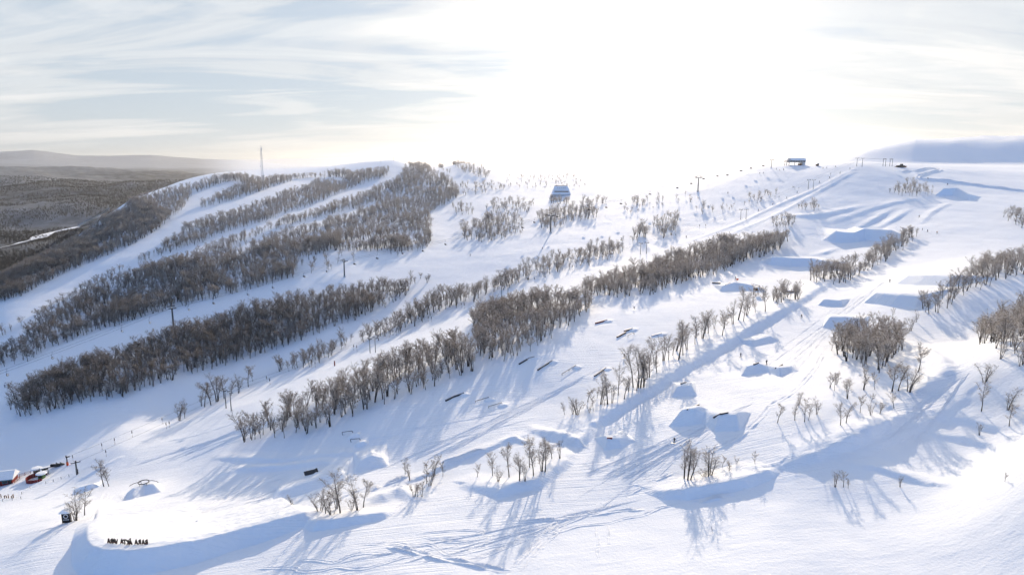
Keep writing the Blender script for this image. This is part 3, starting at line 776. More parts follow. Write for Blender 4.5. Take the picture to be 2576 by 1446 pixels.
for noun, where, lst in GROVES:
    lst = sorted(lst); hs = [l[2] for l in lst]; n = len(lst)
    for i, (px, py, h, k) in enumerate(lst):
        g = ground(px, py); dist = (g - Vector((0, 0, CZ))).length
        H = h * dist / FPX / math.cos(math.asin(min(0.9, (CZ - g.z) / dist)))
        adj = {'open': 'bare slender', 'bush': 'low many stemmed', 'stand': 'thick frosted'}[k]
        if n > 2 and h == max(hs) and hs.count(h) == 1: lab = 'tallest bare %s %s' % (noun, where)
        elif n == 1: lab = '%s %s %s' % (adj, noun, where)
        else: lab = '%s %s' % (ordinal(i, n, noun), where)
        plant(k, i + len(where), g, H, rng.uniform(0, 6.28), lab); n_single += 1
# the nearest trees of the stands as single trees, the rest as one wood
D = np.hypot(stand_pts[:, 0], stand_pts[:, 1])
vis_px, vis_py = project(stand_pts[:, 0], stand_pts[:, 1], lookup(stand_pts[:, 0], stand_pts[:, 1]))
infr = (vis_px > 0) & (vis_px < 2576) & (vis_py < 1446)
score = np.where(infr, D / stand_pts[:, 2], 1e9)
order = np.argsort(score); n_ind = 300 - n_single
for j in order[:n_ind]:
    x, y, h, s = stand_pts[j]; s = int(s)
    plant('stand', int(j) % 8, Vector((x, y, hgt(x, y))), h, rng.uniform(0, 6.28), STANDS[s][3], 'birches: ' + STANDS[s][3].split(' in the ')[-1].split(' on the ')[-1])
rest = order[n_ind:]
R = stand_pts[rest]

# ------------------------------------------------------------------ snow jumps, walls and banks as things of their own
def snow_patch(name, label, cat, pix, wr, wl, top=0.0, step=0.45, soft=False, group=None, rough=0.10, extra=None):
    P = [(g.x, g.y) for g in gpts(pix)]; H = [p[2] for p in pix]
    m_ = max(wr, wl) + top + 1.5
    x0, x1 = min(p[0] for p in P) - m_, max(p[0] for p in P) + m_
    y0, y1 = min(p[1] for p in P) - m_, max(p[1] for p in P) + m_
    nx, ny = int((x1-x0)/step) + 2, int((y1-y0)/step) + 2
    X, Y = np.meshgrid(np.linspace(x0, x1, nx), np.linspace(y0, y1, ny))
    if cat == 'snow jump':
        k0 = [i for i, v in enumerate(H) if v >= 0.9] or list(range(len(H)))
        h = frustum_height(X, Y, P[k0[0]:k0[-1]+1], H[k0[0]:k0[-1]+1], wr, wl, 0.9 + 0.35 * max(H), top)
    else: h = ridge_height(X, Y, P, H, wr, wl, top, soft)
    if extra is not None: h = np.maximum(h, extra(X, Y))
    h = h + np.where(h > 0.25, rough * fbm(X / 1.3, Y / 1.3, 5, 3), 0)
    Z = lookup(X, Y) + h - 0.07
    F = grid_faces(ny, nx)
    keep = (h > 0.02).ravel()[F].any(1)
    F = F[keep]
    used = np.unique(F); remap = np.full(X.size, -1); remap[used] = np.arange(len(used))
    V = np.stack([X.ravel(), Y.ravel(), Z.ravel()], -1)[used]
    o0 = V[:, :2].mean(0); base = Vector((o0[0], o0[1], V[:, 2].min()))
    V = V - np.array(base)
    o = link(name, np_mesh(name, V, remap[F], M_JUMP), None, base)
    tag(o, label, cat, group)
    return o
JG = 'snow jumps of the terrain park'
for label, pix, wr, wl in (
 ('broad twin lipped snow jump below the stepped run in, largest of the park', [(2078,597,1.0),(2102,581,6.0),(2150,584,5.5),(2174,574,6.7),(2241,578,6.2),(2262,586,1.4)], 7.0, 26.0),
 ('long low snow jump behind the row of birches left of the largest jump', [(1925,652,1.0),(1942,645,3.8),(1996,648,4.1),(2043,649,3.8),(2110,659,3.1),(2140,668,0.7)], 6.0, 18.0),
 ('peaked snow jump at the very top of the park below the plateau track', [(2345,490,0.5),(2374,474,5.0),(2408,472,5.5),(2440,490,2.9),(2462,503,0.4)], 8.0, 14.0),
 ('flat topped snow jump left of the right hand birch row, uppermost of the lower line', [(2272,700,0.5),(2290,691,3.1),(2335,690,3.4),(2402,694,2.9),(2415,698,0.4)], 5.0, 16.0),
 ('wide snow jump with angular shaded face in the middle of the jump lane', [(2180,756,0.4),(2207,734,3.4),(2266,739,3.5),(2317,744,2.6),(2326,750,0.4)], 5.0, 15.0),
 ('small angular snow jump on the left side of the jump lane', [(2050,766,0.3),(2074,751,2.2),(2117,754,1.9),(2122,762,0.3)], 4.0, 9.0),
 ('snow jump with curved shaded face just above the birch island', [(2058,818,0.3),(2088,795,3.0),(2127,795,2.9),(2171,802,1.9),(2180,808,0.3)], 5.0, 12.0),
 ('low rounded snow roller beside the lone skier in the jump lane', [(1862,868,0.3),(1885,855,1.4),(1935,842,1.6),(1995,822,0.5)], 4.0, 6.0),
 ('snow jump with a short box on its lip near the lane bank', [(1666,985,0.3),(1703,968,2.0),(1739,965,2.2),(1766,958,0.4)], 5.0, 7.0),
 ('pair of joined snow jumps beside the two standing skiers', [(1835,955,0.3),(1878,919,2.3),(1909,911,2.4),(1930,918,1.4),(1960,922,2.0),(1992,918,1.2),(2000,925,0.3)], 4.5, 6.0),
 ('large double snow jump carrying two dark rails in the lower jump lane', [(1675,1068,0.3),(1717,1027,3.1),(1756,1022,3.4),(1780,1032,1.7),(1812,1038,3.1),(1856,1038,2.6),(1864,1048,0.3)], 5.0, 6.0),
 ('lowest snow jump of the lane with a small red box', [(1496,1124,0.3),(1525,1099,1.9),(1552,1097,1.8),(1576,1093,1.0),(1580,1098,0.2)], 3.4, 4.5),
 ('S shaped snow hip in the lower rail park', [(880,1172,0.3),(905,1155,1.7),(935,1140,2.4),(962,1146,1.4),(994,1142,0.7)], 5.0, 8.0),
 ('long low snow bank under the black box in the lower park', [(646,1252,0.3),(700,1232,1.4),(780,1205,1.9),(860,1180,1.4),(905,1168,0.3)], 6.0, 9.0),
 ('snow mound carrying the ring shaped rail', [(300,1250,0.3),(334,1228,2.3),(362,1216,2.6),(388,1214,2.4),(428,1224,0.3)], 5.0, 6.0),
 ('snow knoll with the orange marker high in the rail park', [(1795,727,0.3),(1815,718,2.0),(1846,709,2.9),(1872,712,2.4),(1914,722,1.4),(1935,728,0.3)], 5.0, 9.0)):
    snow_patch('snow_jump', label, 'snow jump', pix, wr * 0.8, wl, 1.0, 0.4, False, JG, 0.06)
snow_patch('snow_wall', 'tall curved snow wall closing off the bottom of the park', 'snow wall',
   [(238,1312,0.5),(232,1330,3.0),(234,1352,4.4),(247,1366,4.8),(272,1374,4.8),(334,1376,4.6),(403,1367,4.4),(501,1351,4.0),(600,1326,3.4),(700,1299,3.0),(760,1284,2.2),(800,1278,0.5)], 3.6, 24.0, 1.2, 0.4, False, None, 0.16)
snow_patch('snow_bank', 'short curved snow bank under the birch clump beside the curved wall', 'snow bank',
   [(770,1300,0.5),(800,1306,1.7),(840,1303,1.6),(908,1293,1.4),(960,1286,1.1),(985,1280,0.3)], 1.8, 7.0, 0.4, 0.35, False, None, 0.14)
snow_patch('snow_bank', 'crescent snow bank with blue shaded face under the tall pair of birches', 'snow bank',
   [(1640,1230,0.3),(1680,1231,1.2),(1730,1226,1.8),(1800,1213,1.9),(1870,1198,1.8),(1930,1180,1.3),(1950,1174,0.3)], 1.8, 8.0, 0.4, 0.35, False, None, 0.12)
snow_patch('snow_block', 'cut block of snow with a hollow underside near the ring rail', 'snow block',
   [(198,1225,0.4),(208,1221,1.6),(228,1216,1.7),(246,1212,0.5)], 1.4, 2.5, 0.8, 0.3, False, None, 0.12)
snow_patch('snow_lump', 'rounded lump of snow beside a thin birch above the curved wall', 'snow lump',
   [(718,1284,0.5),(728,1280,2.0),(736,1281,0.4)], 1.6, 1.6, 0.4, 0.3, True, None, 0.2)

# tracks pressed into loose snow: two low shoulders with a groove between them
def track(label, pts, width=0.45, lip=0.10, wob=0.3, step=0.7, gap=0.0):
    P = [ground(*p) for p in pts]
    # smooth the line with a Catmull-Rom curve
    Q = []
    for i in range(len(P) - 1):
        p0, p1, p2, p3 = P[max(i-1, 0)], P[i], P[i+1], P[min(i+2, len(P)-1)]
        n = max(2, int((p2 - p1).length / step))
        for k in range(n):
            t = k / n
            Q.append(0.5 * ((2*p1) + (p2-p0)*t + (2*p0-5*p1+4*p2-p3)*t*t + (3*p1-p0-3*p2+p3)*t*t*t))
    Q.append(P[-1])
    prof = [(-1.6, -0.15), (-0.9, 1.0), (-0.45, 0.1), (0.45, 0.1), (0.9, 1.0), (1.6, -0.15)]
    F = []
    ph = random.uniform(0, 50)
    q = np.array([tuple(v) for v in Q])
    d = np.gradient(q[:, :2], axis=0); d /= np.linalg.norm(d, axis=1, keepdims=True) + 1e-9
    s = np.stack([d[:, 1], -d[:, 0]], -1)
    A_ = np.array([p[0] for p in prof]); H_ = np.array([p[1] for p in prof])
    X = q[:, 0, None] + s[:, 0, None] * A_ * width; Y = q[:, 1, None] + s[:, 1, None] * A_ * width
    ii = np.arange(len(Q))[:, None]; kk = np.arange(len(prof))[None]
    jit = np.maximum(0, 1 + 3 * wob * fbm(ii * 0.35 + ph + 0 * kk, kk * 1.7 + ph + 0 * ii, 12, 2))
    end = np.minimum(1.0, np.minimum(ii / 4, (len(Q) - 1 - ii) / 4))
    Zt = lookup(X, Y) + 0.004 + lip * H_ * jit * end - np.where(H_ < 0, 0.05, 0.0)
    V = np.stack([X, Y, Zt], -1).reshape(-1, 3)
    n = len(prof)
    for i in range(len(Q) - 1):
        for k in range(n - 1):
            F.append((i*n+k, i*n+k+1, (i+1)*n+k+1, (i+1)*n+k))
    o = link('track', np_mesh('track', V, np.array(F)[:, ::-1], M_JUMP))
    tag(o, label, kind='structure')
za = lambda l: [(644 + x / 3.594, 1043.6 + y / 3.594) for x, y in l]
zb = lambda l: [(1288 + x / 3.594, 1043.6 + y / 3.594) for x, y in l]
zc_ = lambda l: [(x, y) for x, y in l]
track('looping snowmobile track in the loose snow', za([(0,1380),(330,1382),(380,1405),(470,1412),(600,1400),(730,1370),(860,1386),(1000,1380),(1150,1340),(1300,1292),(1450,1250),(1600,1208),(1800,1180)]))
track('snowmobile track joining the loop', za([(345,1385),(340,1345),(420,1312),(550,1312),(700,1332),(780,1300),(870,1262),(990,1246),(1100,1246),(1250,1206)]))
track('long wavy snowmobile track', za([(905,1155),(1080,1165),(1230,1150),(1400,1178),(1560,1166),(1640,1202),(1720,1257),(1830,1257),(2000,1222),(2120,1190),(2314,1152)]) + zb([(100,1100),(280,1090),(430,1050),(600,1000),(760,985),(880,975),(1020,930),(1180,905),(1350,832),(1500,810)]))
track('oval ski track', za([(1450,1075),(1600,1060),(1850,1040),(2000,1045),(2060,1060),(1960,1085),(1760,1110),(1600,1120),(1480,1085)]), 0.35, 0.09)
track('second oval ski track', za([(1600,1130),(1800,1145),(2000,1120),(2110,1095),(2090,1150),(2030,1190),(1900,1210)]), 0.4, 0.09)
track('left rut of the groomer trail', zb([(0,1385),(60,1320),(150,1230),(220,1155),(290,1090),(350,1020),(420,950)]), 0.5, 0.14, 0.6)
track('right rut of the groomer trail', zb([(50,1412),(120,1345),(200,1270),(280,1180),(350,1110),(420,1040),(480,980)]), 0.5, 0.12, 0.6)
track('ridge of ploughed snow', za([(1160,1176),(1300,1200),(1450,1240),(1570,1268),(1700,1302),(1840,1325),(1980,1352),(2100,1380),(2200,1402),(2300,1420)]), 0.7, 0.26, 0.7)
track('line of footprints', zb([(772,1000),(770,1080),(778,1150),(772,1230),(790,1300)]), 0.35, 0.12, 1.2)
track('second line of footprints', zb([(860,990),(870,1060),(876,1120),(880,1190)]), 0.3, 0.08, 1.2)
track('broken snow edge of the jump lane', [(2066,895),(2050,925),(2030,950),(1995,985),(1968,1003),(1940,1018)] + zb([(2250,20),(2150,110),(2050,200),(1950,255),(1850,300),(1770,345),(1690,385)]), 0.7, 0.16, 0.8)
track('snow rim below the jump lane', zb([(1500,490),(1400,545),(1280,600),(1160,660),(1040,720)]), 0.5, 0.15, 0.6)
track('snow line below the jump lane', zb([(0,965),(140,960),(280,950),(420,940),(590,925),(700,905),(830,885),(1000,860),(1200,850)]), 0.5, 0.15, 0.8)
track('drift line under the birch bank', zb([(1600,795),(1700,780),(1800,755),(1930,735),(2040,710)]), 0.7, 0.3, 0.8)
track('ski traverse above the lower bank', za([(1620,450),(1760,410),(1900,360),(2000,320),(2115,295)]), 0.7, 0.35, 0.7)
track('rim of snow along the lower park', za([(1010,690),(1130,640),(1280,590),(1390,545)]), 0.8, 0.45, 0.8)
track('groomer edge inside the curved wall', [(420,1362),(480,1355),(560,1338),(640,1318),(700,1300)], 0.5, 0.18, 0.5)
track('cat track over the plateau', [(2262,432),(2310,430),(2345,424),(2365,428),(2330,438),(2310,449),(2360,453),(2440,462),(2575,480)], 1.6, 0.7, 0.3, 2.0)
for k, l in enumerate(([(560,1110),(640,1085),(760,1050)],[(450,1165),(560,1120),(640,1098)],[(1000,1080),(1150,1060),(1290,1030)],[(1060,1120),(1220,1085),(1350,1050)],[(900,1110),(1010,1090),(1120,1050)],[(1480,1300),(1560,1240),(1640,1190),(1690,1140)],[(1440,1260),(1560,1180),(1620,1130)],[(1500,1210),(1620,1170),(1720,1130),(1800,1090)],[(300,1010+230),(330,1280),(420,1300)],[(420,1110),(600,1060),(700,1020)],[(480,1128),(620,1080),(740,1030)],[(1580,760),(1660,730),(1760,705)])):
    track('fine ski track on the groomed snow', l, 0.22, 0.06, 0.4)

def fan(label, a0, a1, b0, b1, n, seed, bend=14, **kw):
    """skiers' lines fanning from one edge of a run to the other"""
    r = random.Random(seed)
    for k in range(n):
        t, u = r.random(), r.random()
        p = (a0[0] + (a1[0]-a0[0]) * t, a0[1] + (a1[1]-a0[1]) * t); q = (b0[0] + (b1[0]-b0[0]) * u, b0[1] + (b1[1]-b0[1]) * u)
        pts = []
        m = 7; ph = r.uniform(0, 6.28); am = r.uniform(0.2, 1.0) * bend; fq = r.uniform(2, 6)
        for j in range(m + 1):
            f = j / m; w = am * math.sin(ph + fq * f)
            pts.append((p[0] + (q[0]-p[0]) * f + w, p[1] + (q[1]-p[1]) * f - 0.45 * w))
        track(label, pts, r.uniform(0.16, 0.3), r.uniform(0.05, 0.09), 0.5, 0.9)
for i_, (lab, a0, a1, b0, b1_, n_, bd) in enumerate((
  ('ski track in the lower jump lane', (1450,1190), (1620,1235), (1780,1075), (1900,1010), 14, 12),
  ('ski track in the rail park', (900,1200), (1180,1130), (1400,990), (1560,900), 12, 12),
  ('ski track on the run to the curved wall', (330,1330), (560,1330), (640,1180), (900,1200), 12, 14),
  ('ski track below the tow', (330,1170), (480,1160), (640,1060), (800,1030), 10, 6),
  ('ski track in the upper jump lane', (1900,930), (2000,960), (2080,780), (2240,700), 8, 8),
  ('ski track by the lift base', (60,1340), (200,1420), (250,1230), (330,1290), 9, 12),
  ('ski track under the snow bank', (800,1420), (1200,1420), (1440,1290), (1640,1250), 9, 10),
  ('ski track on the hollow at the right', (2180,1120), (2320,1120), (2400,960), (2440,930), 6, 8))):
    fan(lab, a0, a1, b0, b1_, n_, 40 + i_, bd)

# frozen river in the valley
RV = [(-40,638),(0,630),(40,621),(70,612),(95,607),(108,597),(130,590),(165,582),(215,574),(240,566)]
RP = [ground(*p) for p in RV]
V = []; F = []
for i, q in enumerate(RP):
    w = (22, 24, 20, 26, 30, 34, 26, 22, 20, 16)[i]
    V += [(q.x, q.y - w * 1.6, hgt(q.x, q.y - w) + 7), (q.x, q.y + w * 1.6, hgt(q.x, q.y + w) + 9)]
for i in range(len(RP) - 1): F.append((2*i, 2*i+2, 2*i+3, 2*i+1))
tag(link('frozen_river', mesh_from('frozen_river', V, F, (M_JUMP,))), 'frozen snow covered river winding through the dark valley', kind='structure')

# ------------------------------------------------------------------ things
CAMV = Vector((0, 0, CZ))
def Zp(ox, oy, s): return lambda x, y: (ox + x / s, oy + y / s)
z1 = Zp(0, 335.4, 3.594); z2 = Zp(643.9, 335.4, 3.594); z3 = Zp(1287.7, 335.4, 3.594); z4 = Zp(1931.6, 335.4, 3.594)
z5 = Zp(0, 670.7, 3.594); z6 = Zp(643.9, 670.7, 3.594); z7 = Zp(1287.7, 670.7, 3.594); z8 = Zp(1931.6, 670.7, 3.594)
b1 = Zp(0, 1043.6, 3.594); b2 = Zp(643.9, 1043.6, 3.594); b3 = Zp(1287.7, 1043.6, 3.594)
def size_at(g, px): return px * (g - CAMV).length / FPX
M_STEEL = principled('galvanised_steel', (0.10, 0.105, 0.11), 0.55, 0.4, 0.3, 0.25, 2.0)
M_DARK = principled('dark_painted_steel', (0.028, 0.028, 0.032), 0.5, 0.4, 0, 0.3, 2.0)
M_WOOD = principled('weathered_wood', (0.16, 0.095, 0.06), 0.8, 0.2, 0, 0.3, 3.0)
M_RED = principled('red_paint', (0.20, 0.022, 0.02), 0.6, 0.3, 0, 0.25, 2.0)
M_ORANGE = principled('orange_padding', (0.65, 0.10, 0.03), 0.7, 0.3, 0, 0.15, 2.0)
M_GREEN = principled('green_paint', (0.07, 0.13, 0.05), 0.6, 0.3, 0, 0.25, 2.0)
M_TEAL = principled('teal_trim', (0.06, 0.17, 0.21), 0.6, 0.3, 0, 0.2, 2.0)
M_GLASS = principled('dark_glass', (0.02, 0.03, 0.035), 0.08, 0.6)
M_WHITE = principled('white_paint', (0.75, 0.75, 0.74), 0.6, 0.3, 0, 0.08, 2.0)
M_GREY = principled('grey_cladding', (0.50, 0.51, 0.53), 0.6, 0.3, 0, 0.2, 1.0)
M_ROPE = principled('steel_rope', (0.05, 0.05, 0.055), 0.5, 0.4)
def copy_tree(src, loc, rz=0.0, sc=None):
    r = src.copy(); C.objects.link(r); r.location = loc; r.rotation_euler = (0, 0, rz)
    if sc: r.scale = (sc, sc, sc)
    for ch in list(src.children):
        c = ch.copy(); C.objects.link(c); c.parent = r
        for g in list(ch.children):
            d = g.copy(); C.objects.link(d); d.parent = c
    return r
def make_many(maker, spots, category, group):
    """spots: (loc, rz, scale, label); first use builds, the rest copy"""
    src = None; out = []
    for loc, rz, sc, lab in spots:
        if src is None:
            src = maker(); o = src; o.location = loc; o.rotation_euler = (0, 0, rz); o.scale = (sc, sc, sc)
        else: o = copy_tree(src, loc, rz, sc)
        tag(o, lab, category, group); out.append(o)
    return out

# --- tow lift masts (T shaped, in pairs)
TOW_DIR = math.atan2(345, 426)                     # heading of the tow line in plan
def tow_mast():
    e = empty('tow_mast', (0, 0, 0))
    MB().tube([(0, 0, -0.6), (0, 0, 3.5), (0.0, 0, 7.0)], [0.20, 0.17, 0.13], 8).build('pole', M_STEEL, e)
    arm = MB().box(0, 0, 7.05, 0.16, 2.7, 0.18); arm.build('crossarm', M_STEEL, e)
    for s in (-1, 1):
        sh = MB()
        for k in (-1, 0, 1):
            sh.tube([(k * 0.45, s * 1.25 - 0.06, 7.28), (k * 0.45, s * 1.25 + 0.06, 7.28)], 0.19, 8)
        sh.box(0, s * 1.25, 7.2, 1.5, 0.07, 0.14)
        sh.build('sheave_set', M_DARK, e)
    MB().box(0.14, 0, 0.9, 0.16, 0.3, 0.5).build('number_plate', M_WHITE, e)
    MB().box(0, 0, 7.19, 0.22, 2.5, 0.10).build('snow_cap', M_CAP, e)
    return e
tow_px = [(569,1027,582,1033,45,'beside the lone birches at the foot of the tow track'),(931,888,944.5,886.5,37.5,'at the lower end of the long birch row'),(1262,748,1278,746.5,31,'behind the thick middle block of birches'),
          (1611,640,1626,638.5,28,'below the clump on the upper tow track'),(1863,552,1876.5,552,23.6,'halfway up the bright upper tow track'),(2033,476,2045.5,476,21,'on the last steep part of the tow track'),(2155,419,2168.5,419.7,18.5,'on the crest where the tow ends')]
spots = []; tow_tops = [[], []]
for ax, ay, bx_, by_, h, where in tow_px:
    for k, (x, y) in enumerate(((ax, ay), (bx_, by_))):
        g = ground(x, y); sc = max(0.82, min(1.15, size_at(g, h) / 7.3))
        spots.append((g, TOW_DIR + (0.06 if k else -0.04), sc, '%s mast of the pair %s' % (('left', 'right')[k], where)))
        tow_tops[k].append(Vector((g.x, g.y, g.z + 7.25 * sc)))
masts = make_many(tow_mast, spots, 'lift mast', 'tow lift masts')
# base pylons
def base_tower():
    e = empty('tow_tower', (0, 0, 0))
    MB().tube([(0, 0, -0.5), (0, 0, 2.4), (0, 0, 4.6)], [0.34, 0.28, 0.24], 8).build('pole', M_STEEL, e)
    MB().box(0, 0, 4.7, 3.0, 0.3, 0.35).box(0, 0, 5.05, 0.5, 0.5, 0.5).build('head', M_DARK, e)
    MB().box(0, 0, 4.93, 2.6, 0.34, 0.14).build('snow_cap', M_CAP, e)
    MB().box(0.3, 0, 1.2, 0.3, 0.5, 1.6).build('ladder_box', M_DARK, e)
    return e
g_tower = ground(194, 1193); o = base_tower(); o.location = g_tower; o.rotation_euler = (0, 0, TOW_DIR)
tag(o, 'grey tow tower with snowy head beside the lift base', 'lift mast')
def padded_tower():
    e = empty('tow_tower', (0, 0, 0))
    MB().tube([(0, 0, -0.4), (0, 0, 3.2)], [0.27, 0.2], 8).build('pole', M_STEEL, e)
    MB().tube([(0, 0, 0.02), (0, 0, 1.35)], 0.40, 10).build('pad', M_ORANGE, e)
    MB().box(0.35, 0, 3.35, 1.3, 0.4, 0.32).box(-0.15, 0, 3.7, 0.4, 0.45, 0.55).build('head', M_DARK, e)
    return e
g_pad = ground(170, 1170); o = padded_tower(); o.location = g_pad; o.rotation_euler = (0, 0, TOW_DIR)
tag(o, 'short lift pylon with orange padded foot behind the dark snowmobile', 'lift mast')
# gantries at the top of the tow
def gantry():
    e = empty('lift_gantry', (0, 0, 0))
    for s in (-1, 1):
        MB().tube([(s * 1.7, s * 0.5, -0.5), (s * 1.35, 0, 6.6)], [0.2, 0.15], 6).build('leg', M_STEEL, e)
    MB().box(0, 0, 6.75, 3.8, 0.35, 0.35).build('crossbar', M_DARK, e)
    MB().tube([(0, 0, 6.9), (0, 0, 7.1)], 1.3, 14).build('bull_wheel', M_DARK, e)
    return e
gs = [ground(2224, 419), ground(2241, 419)]
make_many(gantry, [(gs[0], 0.2, 0.95, 'left of the two steel gantries ending the tow on the crest'), (gs[1], 0.2, 0.95, 'right of the two steel gantries ending the tow on the crest')], 'lift gantry', 'gantries at the tow top')
# ropes of the tow
def rope(name, label, pts, r=0.035, sag=0.012):
    Q = []
    for a, b in zip(pts[:-1], pts[1:]):
        n = max(4, int((b - a).length / 8)); L = (b - a).length
        for k in range(n):
            t = k / n; p = a.lerp(b, t); p.z -= 4 * sag * L * t * (1 - t); Q.append(p)
    Q.append(pts[-1])
    o = MB().tube(Q, r, 3, False).build(name, M_ROPE); tag(o, label, 'cable'); return Q
tow_lines = []
for k in range(2):
    start = Vector((g_tower.x, g_tower.y, g_tower.z + 4.7)) if k else Vector((g_pad.x, g_pad.y, g_pad.z + 3.3))
    end = gs[k] + Vector((0, 0, 6.6))
    tow_lines.append(rope('tow_rope', '%s haul rope of the tow running up its masts' % ('left', 'right')[k], [start] + tow_tops[k] + [end], 0.035, 0.006))
# tow hangers
def tow_hanger():
    e = empty('tow_hanger', (0, 0, 0))
    MB().box(0, 0, -0.75, 0.26, 0.22, 0.9).build('spring_box', M_DARK, e)
    MB().tube([(0, 0, 0), (0, 0, -0.4)], 0.05, 5).build('clamp', M_STEEL, e)
    b = MB().tube([(0, 0, -1.2), (0.05, 0, -2.6)], 0.03, 4).box(0.05, 0, -2.62, 0.08, 1.1, 0.08); b.build('tow_bar', M_WOOD, e)
    return e
def on_line(Q, px):
    for a, b in zip(Q[:-1], Q[1:]):
        pa, pb = project(a.x, a.y, a.z)[0], project(b.x, b.y, b.z)[0]
        if (pa - px) * (pb - px) <= 0 and pa != pb: return a.lerp(b, (px - pa) / (pb - pa))
    return None
hang = []
for k, pxs in enumerate(((182,255,287,331,407,670,784,889,988,1077,1160,1330,1440,1540,1690,1760,1950,2000),(265,417,425,678,792,897,996,1085,1168,1345,1460,1560,1700,1775,1960,2010,2090))):
    for i, px in enumerate(sorted(pxs)):
        p = on_line(tow_lines[k], px)
        if p is not None: hang.append((p, TOW_DIR, 1.0, 'black tow hanger, %s up the %s tow rope' % (ORD[i] if i else 'lowest', ('left', 'right')[k])))
seen = {}
make_many(tow_hanger, hang, 'tow hanger', 'tow hangers')

# --- chairlift
CH0 = None
def chair_pylon():
    e = empty('chairlift_pylon', (0, 0, 0))
    MB().tube([(0, 0, -0.8), (0, 0, 6), (0, 0, 11.4)], [0.48, 0.38, 0.30], 10).build('pole', M_STEEL, e)
    MB().box(0, 0, 0.35, 1.3, 1.3, 1.5).build('footing', M_GREY, e)
    MB().box(0, 0, 11.5, 0.4, 6.2, 0.4).build('crossarm', M_STEEL, e)
    for s in (-1, 1):
        m = MB()
        for k in range(-2, 3): m.tube([(k * 0.7, s * 2.9 - 0.1, 11.95), (k * 0.7, s * 2.9 + 0.1, 11.95)], 0.28, 8)
        m.box(0, s * 2.9, 11.8, 3.9, 0.12, 0.25); m.build('sheave_train', M_DARK, e)
        MB().tube([(0, s * 1.6, 11.6), (0, s * 1.6, 13.2)], 0.09, 5).build('lifting_post', M_STEEL, e)
    MB().box(0, 0, 13.25, 0.2, 4.4, 0.2).build('lifting_frame', M_STEEL, e)
    MB().box(0, 0, 11.78, 0.5, 4.6, 0.15).build('snow_cap', M_CAP, e)
    MB().box(0.42, 0, 5.5, 0.08, 0.45, 11).build('ladder', M_DARK, e)
    return e
ch_px = [(437,829,57,'rising from the dark wood at the far left'),(866.6,697,45,'with a snowy head above the mid hill clearing'),(1385,587,50,'standing at the foot of the sunlit stand'),(1755.5,483,39,'casting a long shadow on the upper open slope'),(1940,423,21,'next to the top station')]
base_pts = [ground(x, y) for x, y, _, _ in ch_px]
dirv = base_pts[-1] - base_pts[0]; CH_DIR = math.atan2(dirv.y, dirv.x)
spots = []; lines = [[], []]
n_ = Vector((-math.sin(CH_DIR), math.cos(CH_DIR), 0))
for g, (x, y, h, where) in zip(base_pts, ch_px):
    sc = size_at(g, h) / 13.3
    spots.append((g, CH_DIR, sc, 'grey steel chairlift pylon ' + where))
    for k, s in enumerate((-1, 1)):
        lines[k].append(g + Vector((0, 0, 12.3 * sc)) + n_ * s * 2.9 * sc)
make_many(chair_pylon, spots, 'lift pylon', 'chairlift pylons')
low = [ground(-140, 1050), ]
g_low = Vector((base_pts[0].x - 170 * math.cos(CH_DIR), base_pts[0].y - 170 * math.sin(CH_DIR), 0))
g_low.z = hgt(g_low.x, g_low.y)
g_st = ground(2000, 418)
chair_lines = []
for k, s in enumerate((-1, 1)):
    a = g_low + Vector((0, 0, 11)) + n_ * s * 2.9
    b = g_st + Vector((0, 0, 5.4)) + n_ * s * 2.5
    chair_lines.append(rope('chairlift_rope', '%s haul rope of the chairlift strung between its pylons' % ('near', 'far')[k], [a] + lines[k] + [b], 0.05, 0.012))
def chair():
    e = empty('lift_chair', (0, 0, 0))
    MB().tube([(0, 0, 0.1), (0, 0, -0.6), (-0.35, 0, -1.2), (-0.35, 0, -2.3)], 0.05, 5).build('hanger', M_DARK, e)
    MB().box(0.05, 0, -2.75, 0.55, 2.0, 0.12).build('seat', M_DARK, e)
    MB().box(-0.30, 0, -2.4, 0.10, 2.0, 0.65).build('backrest', M_DARK, e)
    MB().tube([(-0.3, -1.0, -2.3), (0.35, -1.0, -2.3), (0.4, 1.0, -2.3), (-0.3, 1.0, -2.3)], 0.04, 4).build('safety_bar', M_STEEL, e)
    MB().box(0.03, 0, -2.66, 0.45, 1.9, 0.06).build('snow_cushion', M_CAP, e)
    return e
chairs_px = ((17,1),(131,1),(306,1),(376,0),(474,0),(537,0),(623,0),(686,0),(765,1),(822,0),(892,0),(949,1),(1013,1),(1064,0),(1121,1),(1315,0),(1345,1),(1403,1),(1483,1),(1526,0),(1563,0),(1636,1),(1705,0),(1740,0),(1771,1),(1806,1),(1831,0),(1865,1),(1890,1),(1921,0))
spots = []
ch_where = {0:'above the lower lane at the far left edge',1:'over the snow lane left of the dark stand',2:'over the lane before the leftmost pylon',3:'dipping into the birch tops left of the leftmost pylon',4:'just right of the leftmost pylon',5:'second right of the leftmost pylon',6:'in the lane below the wood',7:'over the lane halfway to the snowy headed pylon',8:'before the open fringe of birches',9:'nearest left of the snowy headed pylon',10:'nearest right of the snowy headed pylon',11:'over the small birches right of the snowy headed pylon',12:'third right of the snowy headed pylon',13:'at the left rim of the middle piste',14:'hanging over the middle piste',15:'left of the pylon at the sunlit stand',16:'high left of the pylon at the sunlit stand',17:'nearest right of the pylon at the sunlit stand',18:'over the stand below the tent shaped building',19:'right of the stand below the tent shaped building',20:'on the open slope right of that stand',21:'above the short row of birches',22:'second left of the shadow casting pylon',23:'nearest left of the shadow casting pylon',24:'nearest right of the shadow casting pylon',25:'second right of the shadow casting pylon',26:'third right of the shadow casting pylon',27:'fourth right of the shadow casting pylon',28:'second left of the top pylon',29:'nearest left of the top pylon'}
